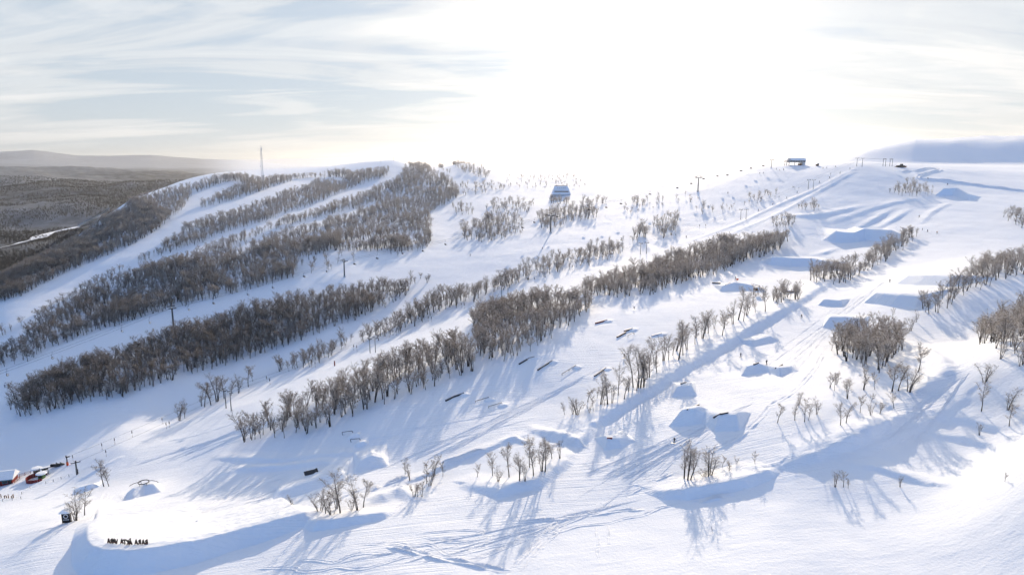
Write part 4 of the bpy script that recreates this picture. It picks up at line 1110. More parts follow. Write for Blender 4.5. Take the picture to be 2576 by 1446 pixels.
for i, (px, k) in enumerate(chairs_px):
    p = on_line(chair_lines[k], px)
    if p is not None: spots.append((p, CH_DIR + rng.uniform(-.15, .15), 1.25, 'dark chairlift seat ' + ch_where[i]))
make_many(chair, spots, 'lift chair', 'chairs on the chairlift')
# small lift on the left summit
sp = []
for x, y, h, lab in ((958,409,8.5,'small dark lift mast on the skyline left of the summit hut'),(990,404,10,'small dark lift mast nearest the summit hut'),(825,436,11,'small dark lift mast among the trees of the left ridge')):
    g = ground(x, y + 1); sp.append((g, 0.5, size_at(g, h) / 7.3, lab))
make_many(tow_mast, sp, 'lift mast', 'masts on the left summit')

# --- buildings
def station():
    e = empty('lift_station', (0, 0, 0))
    prof = [(-3.2, 3.4), (-3.4, 5.0), (-2.8, 6.6), (-1.4, 7.5), (1.4, 7.5), (2.8, 6.6), (3.4, 5.0), (3.2, 3.4)]
    MB().prism(prof, -6, 9, 'x').build('canopy', M_GREY, e)
    sn = [(-3.55, 5.3), (-3.0, 6.9), (-1.4, 7.85), (1.4, 7.85), (3.0, 6.9), (2.8, 6.65), (1.4, 7.53), (-1.4, 7.53), (-2.85, 6.6), (-3.42, 5.3)]
    MB().prism(sn, -5.5, 9.1, 'x').build('roof_snow', M_CAP, e)
    for i in range(6):
        MB().box(-4.8 + i * 2.4, -3.43, 4.6, 1.9, 0.08, 1.3).build('window', M_GLASS, e)
    for x in (-9.5, -7.8, -5.5, 0.0, 4.0): MB().tube([(x, 0, -0.5), (x, 0, 4.0)], 0.28, 8).build('column', M_STEEL, e)
    fr = MB().box(-8, -1.6, 4.3, 6, 0.2, 0.25).box(-8, 1.6, 4.3, 6, 0.2, 0.25)
    for k in range(5): fr.box(-10.5 + k * 1.3, 0, 4.5, 0.15, 3.4, 0.15)
    for k in range(7): fr.tube([(-10.4 + k * 0.8, -1.6, 4.9), (-10.4 + k * 0.8, -1.4, 5.1)], 0.3, 6)
    fr.build('wheel_frame', M_DARK, e)
    MB().prism([(-3.0, 0.0), (3.0, 0.0), (3.2, 3.4), (-3.2, 3.4)], 6.2, 8.7, 'x').build('rear_wall', M_GREY, e)
    MB().box(3.6, -2.6, 1.1, 2.6, 2.0, 2.4).build('control_cabin', M_WOOD, e)
    MB().box(-2, -1.5, 0.25, 9, 6, 0.6).build('platform', M_CAP, e)
    return e
o = station(); o.location = g_st + Vector((2, 6, 0)); o.rotation_euler = (0, 0, 0.06); o.scale = (1.0, 1.0, 0.95)
tag(o, 'rounded grey top station of the chairlift on the skyline', 'lift station')
def hut(name, w, d, h, mat, roofmat, over=0.4, door=True):
    e = empty(name, (0, 0, 0))
    MB().prism([(-w/2, -0.4), (w/2, -0.4), (w/2, h), (0, h + w * 0.28), (-w/2, h)], -d/2, d/2, 'y').build('wall', mat, e)
    r = MB()
    for s in (-1, 1):
        r.prism([(0, h + w * 0.28 + 0.05), (s * (w/2 + over), h - over * 0.56 + 0.05), (s * (w/2 + over), h - over * 0.56 + 0.40), (0, h + w * 0.28 + 0.42)], -d/2 - over, d/2 + over, 'y')
    r.build('snowy_roof', roofmat, e)
    if door:
        dr = MB().box(0, -d/2 - 0.03, 0.95, 0.9, 0.08, 1.9).build('door', M_DARK, e)
        MB().box(0.32, -d/2 - 0.09, 0.95, 0.08, 0.06, 0.2).build('handle', M_STEEL, dr)
    return e
g = ground(2056, 417.5); o = hut('ski_hut', 2.0, 2.0, 1.7, M_WOOD, M_CAP); o.location = g; tag(o, 'tiny brown hut on the skyline right of the top station', 'hut')
g = ground(1025, 402.5); o = hut('summit_hut', 3.6, 3.2, 2.3, M_DARK, M_CAP); o.location = g; tag(o, 'dark hut on top of the left summit', 'hut')
# low dark groomer shed at the end of the tow
def groomer():
    e = empty('snow_groomer', (0, 0, 0))
    MB().prism([(-3.4, 0.7), (3.0, 0.7), (3.2, 1.5), (-1.4, 1.7), (-3.4, 1.5)], -1.1, 1.1, 'y').build('body', M_DARK, e)
    MB().prism([(0.0, 1.6), (1.9, 1.6), (1.5, 2.9), (0.3, 2.9)], -1.0, 1.0, 'y').build('cabin', M_GLASS, e)
    for s in (-1, 1): MB().prism([(-3.0, 0.25), (-2.6, -0.05), (2.6, -0.05), (3.0, 0.25), (3.0, 0.75), (2.6, 1.05), (-2.6, 1.05), (-3.0, 0.75)], s * 1.15, s * 2.1, 'y').build('track', M_DARK, e)
    MB().prism([(3.6, 0.0), (3.8, 0.0), (4.2, 1.2), (4.0, 1.2)], -2.5, 2.5, 'y').build('blade', M_RED, e)
    MB().box(-4.2, 0, 0.45, 1.2, 4.4, 0.6).build('tiller', M_DARK, e)
    return e
g = ground(2265, 421); o = groomer(); o.location = g; o.rotation_euler = (0, 0, 0.1); o.scale = (1.05,) * 3; tag(o, 'dark snow groomer parked on the crest beside the gantries', 'snow groomer')
# tent shaped building on the plateau
def tent_building():
    e = empty('tent_building', (0, 0, 0))
    def fr(w0, d0, z0, w1, d1, z1, name, mat):
        m = MB(); b = 0
        m.v = [(-w0, -d0, z0), (w0, -d0, z0), (w0, d0, z0), (-w0, d0, z0), (-w1, -d1, z1), (w1, -d1, z1), (w1, d1, z1), (-w1, d1, z1)]
        m.f = [(3, 2, 1, 0), (4, 5, 6, 7), (0, 1, 5, 4), (1, 2, 6, 5), (2, 3, 7, 6), (3, 0, 4, 7)]
        m.build(name, mat, e)
    fr(10.4, 6.5, -1.5, 9.4, 6.2, 1.6, 'wall', M_GREY)
    fr(9.8, 6.6, 1.6, 6.6, 3.0, 10.2, 'roof', M_CAP)
    MB().box(0, 0, 10.35, 13.4, 6.2, 0.3).build('roof_deck', M_WOOD, e)
    for k in range(16):
        x = -6.9 + k * 0.92
        w = MB().box(x, -5.62, 4.35, 0.55, 0.9, 1.15).build('window', M_DARK, e)
        MB().box(x, -6.10, 4.35, 0.36, 0.06, 0.85).build('pane', M_GLASS, w)
    for k in range(5): MB().box(-4.0 + k * 2.0, -3.9, 7.9, 0.5, 0.7, 0.7).build('window', M_DARK, e)
    MB().tube([(6.2, -2.5, 10), (6.0, -2.4, 13.2)], 0.08, 5).build('flag_pole', M_STEEL, e)
    return e
g = ground(1411, 492); o = tent_building(); o.location = g; sc = size_at(g, 24.5) / 10.4; o.scale = (sc, sc, sc); o.rotation_euler = (0, 0, 0.03)
tag(o, 'big tent shaped building with a row of dark windows on the glaring plateau', 'building')
# radio mast
def radio_mast(H):
    e = empty('radio_mast', (0, 0, 0))
    w = lambda z: 1.25 - 0.75 * z / H
    for sx, sy in ((-1, -1), (1, -1), (0, 1.1)):
        MB().tube([(sx * w(0), sy * w(0), -0.6), (sx * w(H), sy * w(H), H)], [0.15, 0.11], 5).build('leg', M_GREY, e)
    br = MB(); n = 18
    c = ((-1, -1), (1, -1), (0, 1.1))
    for k in range(n):
        z0, z1 = H * k / n, H * (k + 1) / n
        for i in range(3):
            a, b = c[i], c[(i + 1) % 3]
            br.tube([(a[0] * w(z0), a[1] * w(z0), z0), (b[0] * w(z1), b[1] * w(z1), z1)], 0.06, 3, False)
            br.tube([(b[0] * w(z0), b[1] * w(z0), z0), (a[0] * w(z0), a[1] * w(z0), z0)], 0.06, 3, False)
    br.build('bracing', M_GREY, e)
    for z in (0.97, 0.94, 0.72): MB().tube([(0.9, -0.6, H * z - 1.6), (0.9, -0.6, H * z)], 0.20, 6).build('antenna', M_WHITE, e)
    MB().tube([(-0.9, -1.3, H * 0.45), (-0.9, -1.0, H * 0.45)], 0.7, 10).build('dish', M_WHITE, e)
    MB().tube([(0, 0, H), (0, 0, H + 2)], 0.05, 4).build('lightning_rod', M_STEEL, e)
    return e
g = ground(662, 458); H = size_at(g, 80); o = radio_mast(H); o.location = g; tag(o, 'tall lattice radio mast standing on the wooded left ridge', 'radio mast')

# --- lift base at the lower left
gh = ground(8, 1222)
def base_house():
    e = empty('base_house', (0, 0, 0))
    w = MB().box(0, 0, 0.9, 13, 5.4, 2.9).build('wall', M_RED, e)
    for k in range(44): MB().box(-6.4 + k * 0.2977, -2.72, 0.9, 0.20, 0.06, 2.9).build('plank', M_RED, w)
    MB().prism([(-3.5, 2.15), (3.5, 2.15), (3.4, 2.5), (0.3, 4.6), (-0.3, 4.6), (-3.4, 2.5)], -7.0, 7.0, 'x').build('snowy_roof', M_CAP, e)
    MB().box(0, -3.5, 2.2, 14.0, 0.10, 0.28).build('eave_board', M_TEAL, e)
    f = MB().box(4.2, -2.80, 1.35, 1.6, 0.10, 1.3).build('window', M_TEAL, e)
    MB().box(4.2, -2.87, 1.35, 1.3, 0.06, 1.0).build('pane', M_GLASS, f)
    d = MB().box(5.75, -2.80, 0.95, 0.95, 0.12, 2.0).build('door', M_DARK, e)
    MB().box(6.1, -2.90, 0.95, 0.06, 0.08, 0.2).build('handle', M_STEEL, d)
    MB().box(-1.5, 0.6, 4.6, 0.8, 0.8, 1.5).build('chimney', M_GREY, e)
    return e
o = base_house(); o.location = gh + Vector((-4.5, 2.0, 0)); o.rotation_euler = (0, 0, 0.30)
tag(o, 'low red lift house under a thick snow roof at the left edge', 'house')
def rail_fence(name, label, pts, n_rail, h, mat, r=0.05, post_every=2.0, cat='fence'):
    P = [ground(*p) if isinstance(p, tuple) else p for p in pts]
    e = empty(name, P[0])
    for a, b in zip(P[:-1], P[1:]):
        n = max(1, int(round((b - a).length / post_every)))
        for k in range(n + 1):
            q = a.lerp(b, k / n) - P[0]
            MB().box(q.x, q.y, q.z + h / 2 - 0.15, 0.09, 0.09, h + 0.3).build('post', mat, e)
        for j in range(n_rail):
            z = h * (j + 0.7) / n_rail
            MB().tube([a - P[0] + Vector((0, 0, z)), b - P[0] + Vector((0, 0, z))], r, 4).build('rail', mat, e)
    tag(e, label, cat); return e
rail_fence('queue_fence', 'red four rail fence between the red house and the round enclosure', [(49,1200),(77,1191)], 4, 1.3, M_RED)
rail_fence('queue_fence', 'short red rail fence in front of the house door', [(37,1214),(50,1204)], 4, 1.2, M_RED)
rail_fence('wire_fence', 'thin wire fence running from the round enclosure to the tow tower', [(115.5,1217),(134.5,1212),(154,1205),(174,1199)], 2, 1.1, M_STEEL, 0.015, 4.0)
rail_fence('wire_fence', 'thin wire fence below the dark letters', [(7,1261),(31,1258),(53,1255)], 2, 1.1, M_STEEL, 0.015, 4.0)
rail_fence('wire_fence', 'thin wire fence in the shadow below the round enclosure', [(55,1243),(76,1228)], 2, 1.0, M_STEEL, 0.015, 4.0)
gr = ground(94, 1205)
def round_enclosure():
    e = empty('round_enclosure', (0, 0, 0))
    n = 22; R_ = 3.5
    for k in range(n):
        a0 = math.radians(60 + 270 * k / n); a1 = math.radians(60 + 270 * (k + 0.94) / n)
        m = MB()
        m.v = [(R_ * math.cos(a), R_ * math.sin(a), z) for z in (-0.4, 1.25) for a in (a0, a1)] + [((R_ - 0.1) * math.cos(a), (R_ - 0.1) * math.sin(a), z) for z in (-0.4, 1.25) for a in (a0, a1)]
        m.f = [(0, 1, 3, 2), (5, 4, 6, 7), (2, 3, 7, 6), (1, 5, 7, 3), (4, 0, 2, 6), (0, 4, 5, 1)]
        m.build('panel', M_RED, e)
    return e
o = round_enclosure(); o.location = gr; tag(o, 'round red board enclosure of the tow drive', 'enclosure')
def cabin(name, w, h, mat, disc):
    e = empty(name, (0, 0, 0))
    MB().box(0, 0, h / 2 - 0.2, w, w, h + 0.4).build('wall', mat, e)
    MB().box(0, -w/2 - 0.03, h * 0.62, w * 0.6, 0.06, h * 0.35).build('window', M_GLASS, e)
    MB().tube([(0, 0, h - 0.02), (0, 0, h + 0.15), (0, 0, h + 0.38), (0, 0, h + 0.5)], [disc, disc * 1.05, disc * 0.9, disc * 0.4], 16).build('snow_disc', M_CAP, e)
    return e
o = cabin('operator_cabin', 1.7, 2.1, M_GREEN, 1.75); o.location = gr + Vector((1.5, 0.3, 0)); tag(o, 'green operator cabin with round snow roof inside the red enclosure', 'cabin')
o = cabin('drive_cabin', 1.5, 2.2, M_DARK, 1.8); gd = ground(93, 1192); o.location = gd; tag(o, 'dark drive cabin with flat snow disc behind the red enclosure', 'cabin')
def drive_frame():
    e = empty('lift_drive', (0, 0, 0))
    for x, y in ((-1, -0.6), (1, -0.6), (-1, 0.6), (1, 0.6)): MB().tube([(x, y, -0.4), (x * 0.8, y * 0.8, 2.6)], 0.09, 5).build('leg', M_STEEL, e)
    for x in (-1, 1): MB().tube([(x, -0.6, 0.2), (-x * 0.8, -0.5, 2.5)], 0.05, 4).build('brace', M_STEEL, e)
    MB().box(0, 0, 2.7, 3.4, 1.5, 0.22).build('beam', M_STEEL, e)
    MB().box(0, 0, 2.88, 3.2, 1.4, 0.14).build('snow_cap', M_CAP, e)
    MB().tube([(0, 0, 2.2), (0, 0, 2.4)], 1.1, 14).build('bull_wheel', M_DARK, e)
    return e
o = drive_frame(); o.location = ground(115, 1193); o.rotation_euler = (0, 0, TOW_DIR); tag(o, 'steel drive frame with bull wheel beside the dark drive cabin', 'lift machinery')
def snowmobile():
    e = empty('snowmobile', (0, 0, 0))
    MB().prism([(-1.6, 0.35), (-1.5, 0.75), (-0.2, 0.85), (0.3, 1.1), (0.8, 1.0), (1.5, 0.6), (1.6, 0.35)], -0.35, 0.35, 'y').build('body', M_DARK, e)
    MB().prism([(-1.5, 0.76), (-0.25, 0.86), (-0.3, 1.02), (-1.5, 0.98)], -0.25, 0.25, 'y').build('seat', M_DARK, e)
    MB().prism([(0.45, 1.05), (0.6, 1.02), (0.25, 1.5), (0.2, 1.48)], -0.25, 0.25, 'y').build('windshield', M_GLASS, e)
    MB().prism([(-1.6, 0.1), (-1.3, 0.0), (0.2, 0.0), (0.4, 0.35), (-1.6, 0.40)], -0.22, 0.22, 'y').build('track', M_DARK, e)
    for s in (-1, 1): MB().tube([(0.3, s * 0.5, 0.05), (1.6, s * 0.5, 0.05), (1.9, s * 0.5, 0.3)], 0.06, 4).build('ski', M_DARK, e)
    MB().tube([(0.15, -0.4, 1.15), (0.2, 0, 1.2), (0.15, 0.4, 1.15)], 0.03, 4).build('handlebar', M_STEEL, e)
    return e
g = ground(140, 1173)
make_many(snowmobile, [(g, 0.3, 1.1, 'dark snowmobile left of the orange padded pylon, further from it'), (ground(150, 1172), 0.45, 1.1, 'dark snowmobile parked closest to the orange padded pylon')], 'snowmobile', 'snowmobiles at the lift base')

# --- writing
def glyph(ch, size, depth, mat, name, bold=0.03, mirror=True):
    cu = bpy.data.curves.new(name, 'FONT'); cu.body = ch; cu.size = size; cu.extrude = depth / 2; cu.offset = bold * size
    cu.align_x = 'CENTER'; cu.resolution_u = 3
    tmp = bpy.data.objects.new('tmp', cu); C.objects.link(tmp)
    dg = bpy.context.evaluated_depsgraph_get()
    me = bpy.data.meshes.new_from_object(tmp.evaluated_get(dg))
    bpy.data.objects.remove(tmp)
    me.transform(Matrix.Rotation(math.pi / 2, 4, 'X'))
    if mirror: me.transform(Matrix.Scale(-1, 4, Vector((1, 0, 0)))); me.flip_normals()
    me.materials.clear(); me.materials.append(mat)
    return me
wx = [985,1012,1035,1055, 1103,1130,1158,1182, 1233,1265,1297,1327]
wy = [1155,1157,1158,1163, 1160,1166,1170,1170, 1166,1166,1167,1167]
words = [('A', 'fourth letter of the left word, seen from behind'), ('R', 'third letter of the left word, seen from behind'), ('A', 'second letter of the left word, seen from behind'), ('V', 'first letter of the left word, seen from behind'),
         ('A', 'fourth letter of the middle word, seen from behind'), ('T', 'third letter of the middle word, seen from behind'), ('K', 'second letter of the middle word, seen from behind'), ('\u00c5', 'first letter of the middle word, seen from behind'),
         ('A', 'fourth letter of the right word, seen from behind'), ('R', 'third letter of the right word, seen from behind'), ('A', 'second letter of the right word, seen from behind'), ('B', 'first letter of the right word, seen from behind')]
M_LETTER = principled('letter_black', (0.022, 0.018, 0.018), 0.6, 0.3, 0, 0.2, 2.0)
dgw = bpy.context.evaluated_depsgraph_get()
def surface(px, py, hint=3.5):
    """the top of snow built on the ground (jumps, walls) along a line of sight"""
    a, f, u = ray(px, py); d = Vector((a, f, u)).normalized()
    best = ground(px, py)
    for o in JUMPS:
        M = o.matrix_world.inverted()
        hit, loc, nn, ix = o.ray_cast(M @ CAMV, (M.to_3x3() @ d).normalized())
        if hit:
            w = o.matrix_world @ loc
            if (w - CAMV).length < (best - CAMV).length: best = w
    return best
bpy.context.view_layer.update()
JUMPS = [o for o in C.objects if o.type == 'MESH' and o.name.split('.')[0] in ('snow_jump', 'snow_wall', 'snow_bank', 'snow_block')]
for (ch, lab), x, y in zip(words, wx, wy):
    e = empty('sign_letter', surface(*b1(x, y)) + Vector((0, 0, -0.08)), random.uniform(-.05, .05))
    f_ = link('face', glyph(ch, 1.8, 0.3, M_LETTER, 'face', 0.02), e); f_.scale = (0.62, 1, 1)
    if ch != 'T': MB().box(0, -0.18, 0.5, 0.42, 0.05, 0.10).build('back_strut', M_RED, e)
    tag(e, 'black letter %s on the curved wall, %s' % (ch, lab), 'sign letter', 'letters on the curved snow wall')
for ch, x, lab in (('l', 3, 'stroke shaped dark letter at the left edge by the red house'), ('n', 14, 'dark arch shaped letter n by the red house'), ('i', 21.5, 'narrow dark letter i by the red house'), ('d', 31.5, 'dark letter d at the right end of the word by the red house')):
    e = empty('sign_letter', ground(x, 1252), 0.1)
    link('face', glyph(ch, 2.2, 0.25, M_WOOD, 'face', 0.0, False), e)
    tag(e, lab, 'sign letter', 'letters by the lift house')
# ring sign
def ring_sign():
    e = empty('ring_sign', (0, 0, 0))
    b = MB().box(0, 0, 1.65, 2.3, 0.25, 3.3).build('board', M_LETTER, e)
    tor = MB(); n = 20
    tor.tube([(0.55 * math.cos(6.2832 * k / n), -0.16, 2.05 + 0.55 * math.sin(6.2832 * k / n)) for k in range(n + 1)], 0.11, 5); tor.build('ring_emblem', M_WHITE, b)
    for k, w in enumerate((0.22, 0.12, 0.22, 0.18, 0.22)): MB().box(-0.62 + k * 0.31, -0.14, 1.0, w, 0.03, 0.26).build('lettering', M_WHITE, b)
    MB().prism([(-1.5, 3.2), (1.5, 3.2), (1.5, 3.45), (0.1, 4.25), (-0.1, 4.25), (-1.5, 3.45)], -0.9, 0.9, 'y').build('snowy_roof', M_CAP, e)
    for s in (-1, 1): MB().box(s * 1.25, 0.2, 1.5, 0.14, 0.14, 3.4).build('post', M_WOOD, e)
    return e
o = ring_sign(); g = ground(168, 1314); o.location = g; sc = size_at(g, 28) / 4.0; o.scale = (sc, sc, sc); o.rotation_euler = (0, 0, 0.12)
tag(o, 'dark board with a white ring emblem under a small snow roof', 'sign')
# snow covered post, red padded post, orange marker, leaning shed, snow covered bench
def marker_post():
    e = empty('trail_post', (0, 0, 0))
    MB().box(0, 0, 0.55, 0.5, 0.35, 1.5).build('post', M_GREY, e); MB().tube([(0, 0, 1.28), (0, 0, 1.42), (0, 0, 1.6)], [0.42, 0.4, 0.2], 8).build('snow_cap', M_CAP, e); return e
o = marker_post(); o.location = ground(*b1(1787, 1005)); tag(o, 'single snow capped post inside the curved wall', 'post')
def pad_post():
    e = empty('padded_post', (0, 0, 0))
    MB().tube([(0, 0, -0.3), (0, 0, 1.9)], 0.28, 10).build('pad', M_RED, e); MB().tube([(0, 0, 1.85), (0, 0, 2.3)], 0.12, 6).build('pole', M_DARK, e); MB().box(0, 0, 2.2, 0.7, 0.2, 0.25).build('head', M_RED, e); return e
o = pad_post(); o.location = ground(842, 920); tag(o, 'red padded post at the edge of the lower tow track', 'post')
def marker():
    e = empty('warning_marker', (0, 0, 0))
    MB().tube([(0, 0, -0.2), (0, 0, 1.5)], 0.05, 5).build('pole', M_DARK, e); MB().prism([(-0.55, 0.7), (0.55, 0.7), (0.65, 1.5), (-0.6, 1.6)], -0.06, 0.06, 'y').build('flag', M_ORANGE, e); return e
o = marker(); o.location = surface(1854.5, 708); tag(o, 'orange red warning marker on the snow knoll', 'marker')
def shed():
    e = empty('judge_stand', (0, 0, 0))
    for x, y in ((-.8, -.8), (.8, -.8), (-.8, .8), (.8, .8)): MB().tube([(x, y, -0.4), (x * 0.9, y * 0.9, 2.0)], 0.09, 5).build('leg', M_WOOD, e)
    MB().box(0, 0, 2.0, 2.0, 2.0, 0.14).build('floor', M_WOOD, e); MB().box(0, 0.9, 2.7, 2.0, 0.08, 1.3).build('back_wall', M_WOOD, e)
    MB().box(-0.95, 0, 2.5, 0.08, 1.8, 0.9).build('side_wall', M_WOOD, e); MB().prism([(-1.2, 3.3), (1.2, 3.5), (1.2, 3.8), (-1.2, 3.65)], -1.2, 1.2, 'y').build('snowy_roof', M_CAP, e); return e
o = shed(); g = ground(1902, 741); o.location = g; tag(o, 'small wooden stand on legs behind the birches of the lane bank', 'stand')
def bench():
    e = empty('wood_pile', (0, 0, 0))
    for k in range(6): MB().tube([(-2.4, (k % 3) * 0.35 - 0.3, 0.2 + 0.32 * (k // 3)), (2.4, (k % 3) * 0.35 - 0.25, 0.2 + 0.32 * (k // 3))], 0.17, 6).build('log', M_WOOD, e)
    MB().prism([(-2.2, 0.8), (2.3, 0.8), (1.9, 1.05), (-1.8, 1.1)], -0.5, 0.6, 'y').build('snow_cap', M_CAP, e); return e
o = bench(); o.location = ground(1989, 736); tag(o, 'snow covered pile of logs among the birches at the top of the bank', 'wood pile')

# --- rails and boxes of the park
def rail_thing(kind, p, q, label, h=0.5, w=0.35, mat=None, mid=None, ramp=False):
    a = surface(*p); b = surface(*q)
    pts = [a, b] if mid is None else [a, surface(*mid), b]
    e = empty(kind, a)
    mat = mat or M_DARK
    rel = [v - a for v in pts]
    for u, v in zip(rel[:-1], rel[1:]):
        d = v - u; L = d.length; ang = math.atan2(d.y, d.x); slope = math.atan2(d.z, math.hypot(d.x, d.y))
        if kind == 'park_box':
            m = MB().box(L / 2, 0, h / 2 - 0.1, L, w, h + 0.2)
            o = m.build('side_panel', mat, e); o.location = u; o.rotation_euler = (0, -slope, ang)
            o2 = MB().box(L / 2, 0, h + 0.03, L + 0.1, w * 0.8, 0.05).build('top_sheet', M_CAP if w > 0.6 else M_GREY, e); o2.location = u; o2.rotation_euler = (0, -slope, ang)
        else:
            o = MB().tube([(0, 0, h), (L, 0, h)], 0.09, 6).build('rail', mat, e); o.location = u; o.rotation_euler = (0, -slope, ang)
            n = max(2, int(L / 3) + 1)
            for k in range(n):
                o = MB().box(L * k / (n - 1), 0, h / 2 - 0.2, 0.12, 0.12, h + 0.4).build('leg', mat, e); o.location = u; o.rotation_euler = (0, -slope, ang)
    tag(e, label, 'park box' if kind == 'park_box' else 'park rail', 'rails and boxes of the park')
    if ramp:
        lab = 'snow take-off of the ' + label
        snow_patch('snow_ramp', ' '.join(lab.split()[:16]), 'snow ramp', [(q[0] + 1.0, q[1] - 1.0, h * 0.9), (q[0] + 3.5, q[1] - 2.0, h), (q[0] + 9, q[1] - 4.0, 0.15)], 1.5, 1.5, 0.7, 0.3, True, 'snow take-offs of the rails', 0.08)
    return e
B, Rl = 'park_box', 'park_rail'
rail_thing(B, z7(755, 517), z7(860, 488), 'long dark red box below the skier under the thick birches', 0.55, 0.5, M_RED, ramp=True)
rail_thing(B, z7(1015, 588), z7(1090, 566), 'upper half of the stepped wooden box in the rail park', 0.55, 0.5, M_WOOD, ramp=True)
rail_thing(B, z7(950, 642), z7(1030, 598), 'lower half of the stepped wooden box in the rail park', 0.5, 0.45, M_WOOD)
rail_thing(Rl, z7(1050, 640), z7(1105, 615), 'low mesh sided rail beside the stepped wooden box', 0.9, 0.2, M_STEEL)
rail_thing(B, z7(1265, 630), z7(1352, 608), 'grey box half hidden behind a birch of the bank', 0.4, 0.5, M_GREY, ramp=True)
rail_thing(B, z7(65, 884), z7(140, 840), 'black box at the left end of the four parallel rails', 0.5, 0.4)
rail_thing(Rl, z7(150, 832), z7(205, 818), 'thin curved rail continuing the leftmost black box', 0.3, 0.2, ramp=True)
rail_thing(B, z7(232, 938), z7(365, 855), 'long straight black box, second of the parallel rails', 0.5, 0.4, ramp=True)
rail_thing(Rl, z7(455, 980), z7(580, 903), 'long dark rail, third of the parallel rails', 0.55, 0.3, ramp=True)
rail_thing(B, z7(745, 993), z7(850, 920), 'dark box nearest the bank birches, last of the parallel rails', 0.45, 0.4, ramp=True)
rail_thing(B, z7(1530, 1062), z7(1570, 1050), 'short dark box on the jump near the lane bank', 0.35, 0.5)
rail_thing(B, z7(1585, 1297), z7(1690, 1252), 'dark rail box on the left half of the double jump', 0.35, 0.35)
rail_thing(B, z7(1825, 1367), z7(1955, 1322), 'dark bent box on the right half of the double jump', 0.35, 0.4, None, z7(1890, 1335))
rail_thing(B, z7(1810, 152), z7(1885, 156), 'black box left of the orange marker', 0.6, 0.5)
rail_thing(Rl, z7(2180, 168), z7(2240, 185), 'arched dark rail right of the orange marker', 0.6, 0.2)
rail_thing(Rl, z7(1930, 168), z7(1975, 152), 'short curved tube rail left of the orange marker', 0.4, 0.2)
rail_thing(B, z6(1715, 1216), z6(1882, 1148), 'long black kinked box below the birch belt', 0.5, 0.4, None, z6(1785, 1180), ramp=True)
rail_thing(Rl, z6(1985, 1228), z6(2107, 1192), 'dark flat rail right of the long kinked box', 0.55, 0.2, ramp=True)
rail_thing(Rl, z6(2105, 1278), z6(2225, 1242), 'thin grey rail on many legs right of the flat rail', 0.6, 0.2, M_STEEL, ramp=True)
rail_thing(Rl, b2(785, 182), b2(878, 170), 'upper of two black staple shaped rails in the lower park', 1.0, 0.2, ramp=True)
rail_thing(Rl, b2(860, 246), b2(945, 240), 'lower of two black staple shaped rails in the lower park', 1.0, 0.2, ramp=True)
rail_thing(B, b2(455, 540), b2(552, 518), 'thick black box with a snow top in the lower park', 1.2, 1.2, ramp=True)
rail_thing(B, b3(863, 211), b3(907, 213), 'small red box on the lowest jump', 0.35, 0.4, M_RED)
rail_thing(B, z8(70, 922), z8(130, 888), 'dark box on the right of the paired jumps', 0.35, 0.4)
rail_thing(B, z7(2185, 888), z7(2230, 872), 'small dark box on the left of the paired jumps', 0.35, 0.4)
def ring_rail():
    e = empty('ring_rail', (0, 0, 0)); n = 24
    MB().tube([(1.5 * math.cos(6.2832 * k / n), 1.5 * math.sin(6.2832 * k / n), 0.75) for k in range(n + 1)], 0.14, 6).build('ring', M_DARK, e)
    MB().tube([(-4.0, 0.2, 0.0), (-2.8, 0.3, 0.6), (-1.4, 0.2, 0.85), (-0.8, 0.1, 0.85)], 0.09, 5).build('left_rail', M_DARK, e)
    MB().tube([(1.2, 0.3, 0.85), (2.4, 0.3, 0.75), (3.6, 0.2, 0.3), (4.0, 0.2, -0.1)], 0.09, 5).build('right_rail', M_DARK, e)
    for a in (0.4, 2.2, 4.0, 5.4): MB().tube([(1.5 * math.cos(a), 1.5 * math.sin(a), -0.5), (1.5 * math.cos(a), 1.5 * math.sin(a), 0.75)], 0.06, 5).build('leg', M_STEEL, e)
    return e
o = ring_rail(); o.location = surface(*b1(1300, 625)); o.rotation_euler = (0, 0, 0.35); tag(o, 'dark ring shaped rail lying on its own snow mound', 'park rail', 'rails and boxes of the park')

# --- people
def skin_body(joints, bones, name, mats, hip_z, neck_z):
    me = bpy.data.meshes.new(name); me.from_pydata([j[0] for j in joints], bones, []); me.update()
    o = bpy.data.objects.new('tmp', me); C.objects.link(o)
    sk = o.modifiers.new('skin', 'SKIN'); sk.use_smooth_shade = True
    for v, j in zip(me.skin_vertices[0].data, joints): v.radius = (j[1], j[2] if len(j) > 2 else j[1]); v.use_root = False
    me.skin_vertices[0].data[0].use_root = True
    su = o.modifiers.new('sub', 'SUBSURF'); su.levels = 1; su.render_levels = 1
    dg = bpy.context.evaluated_depsgraph_get()
    m2 = bpy.data.meshes.new_from_object(o.evaluated_get(dg)); bpy.data.objects.remove(o)
    m2.name = name; m2.materials.clear()
    for m in mats: m2.materials.append(m)
    for p in m2.polygons:
        z = p.center.z; x = math.hypot(p.center.x, p.center.y)
        p.material_index = 0 if z < hip_z else (1 if z < neck_z or x > 0.45 else 2)
        p.use_smooth = True
    return m2
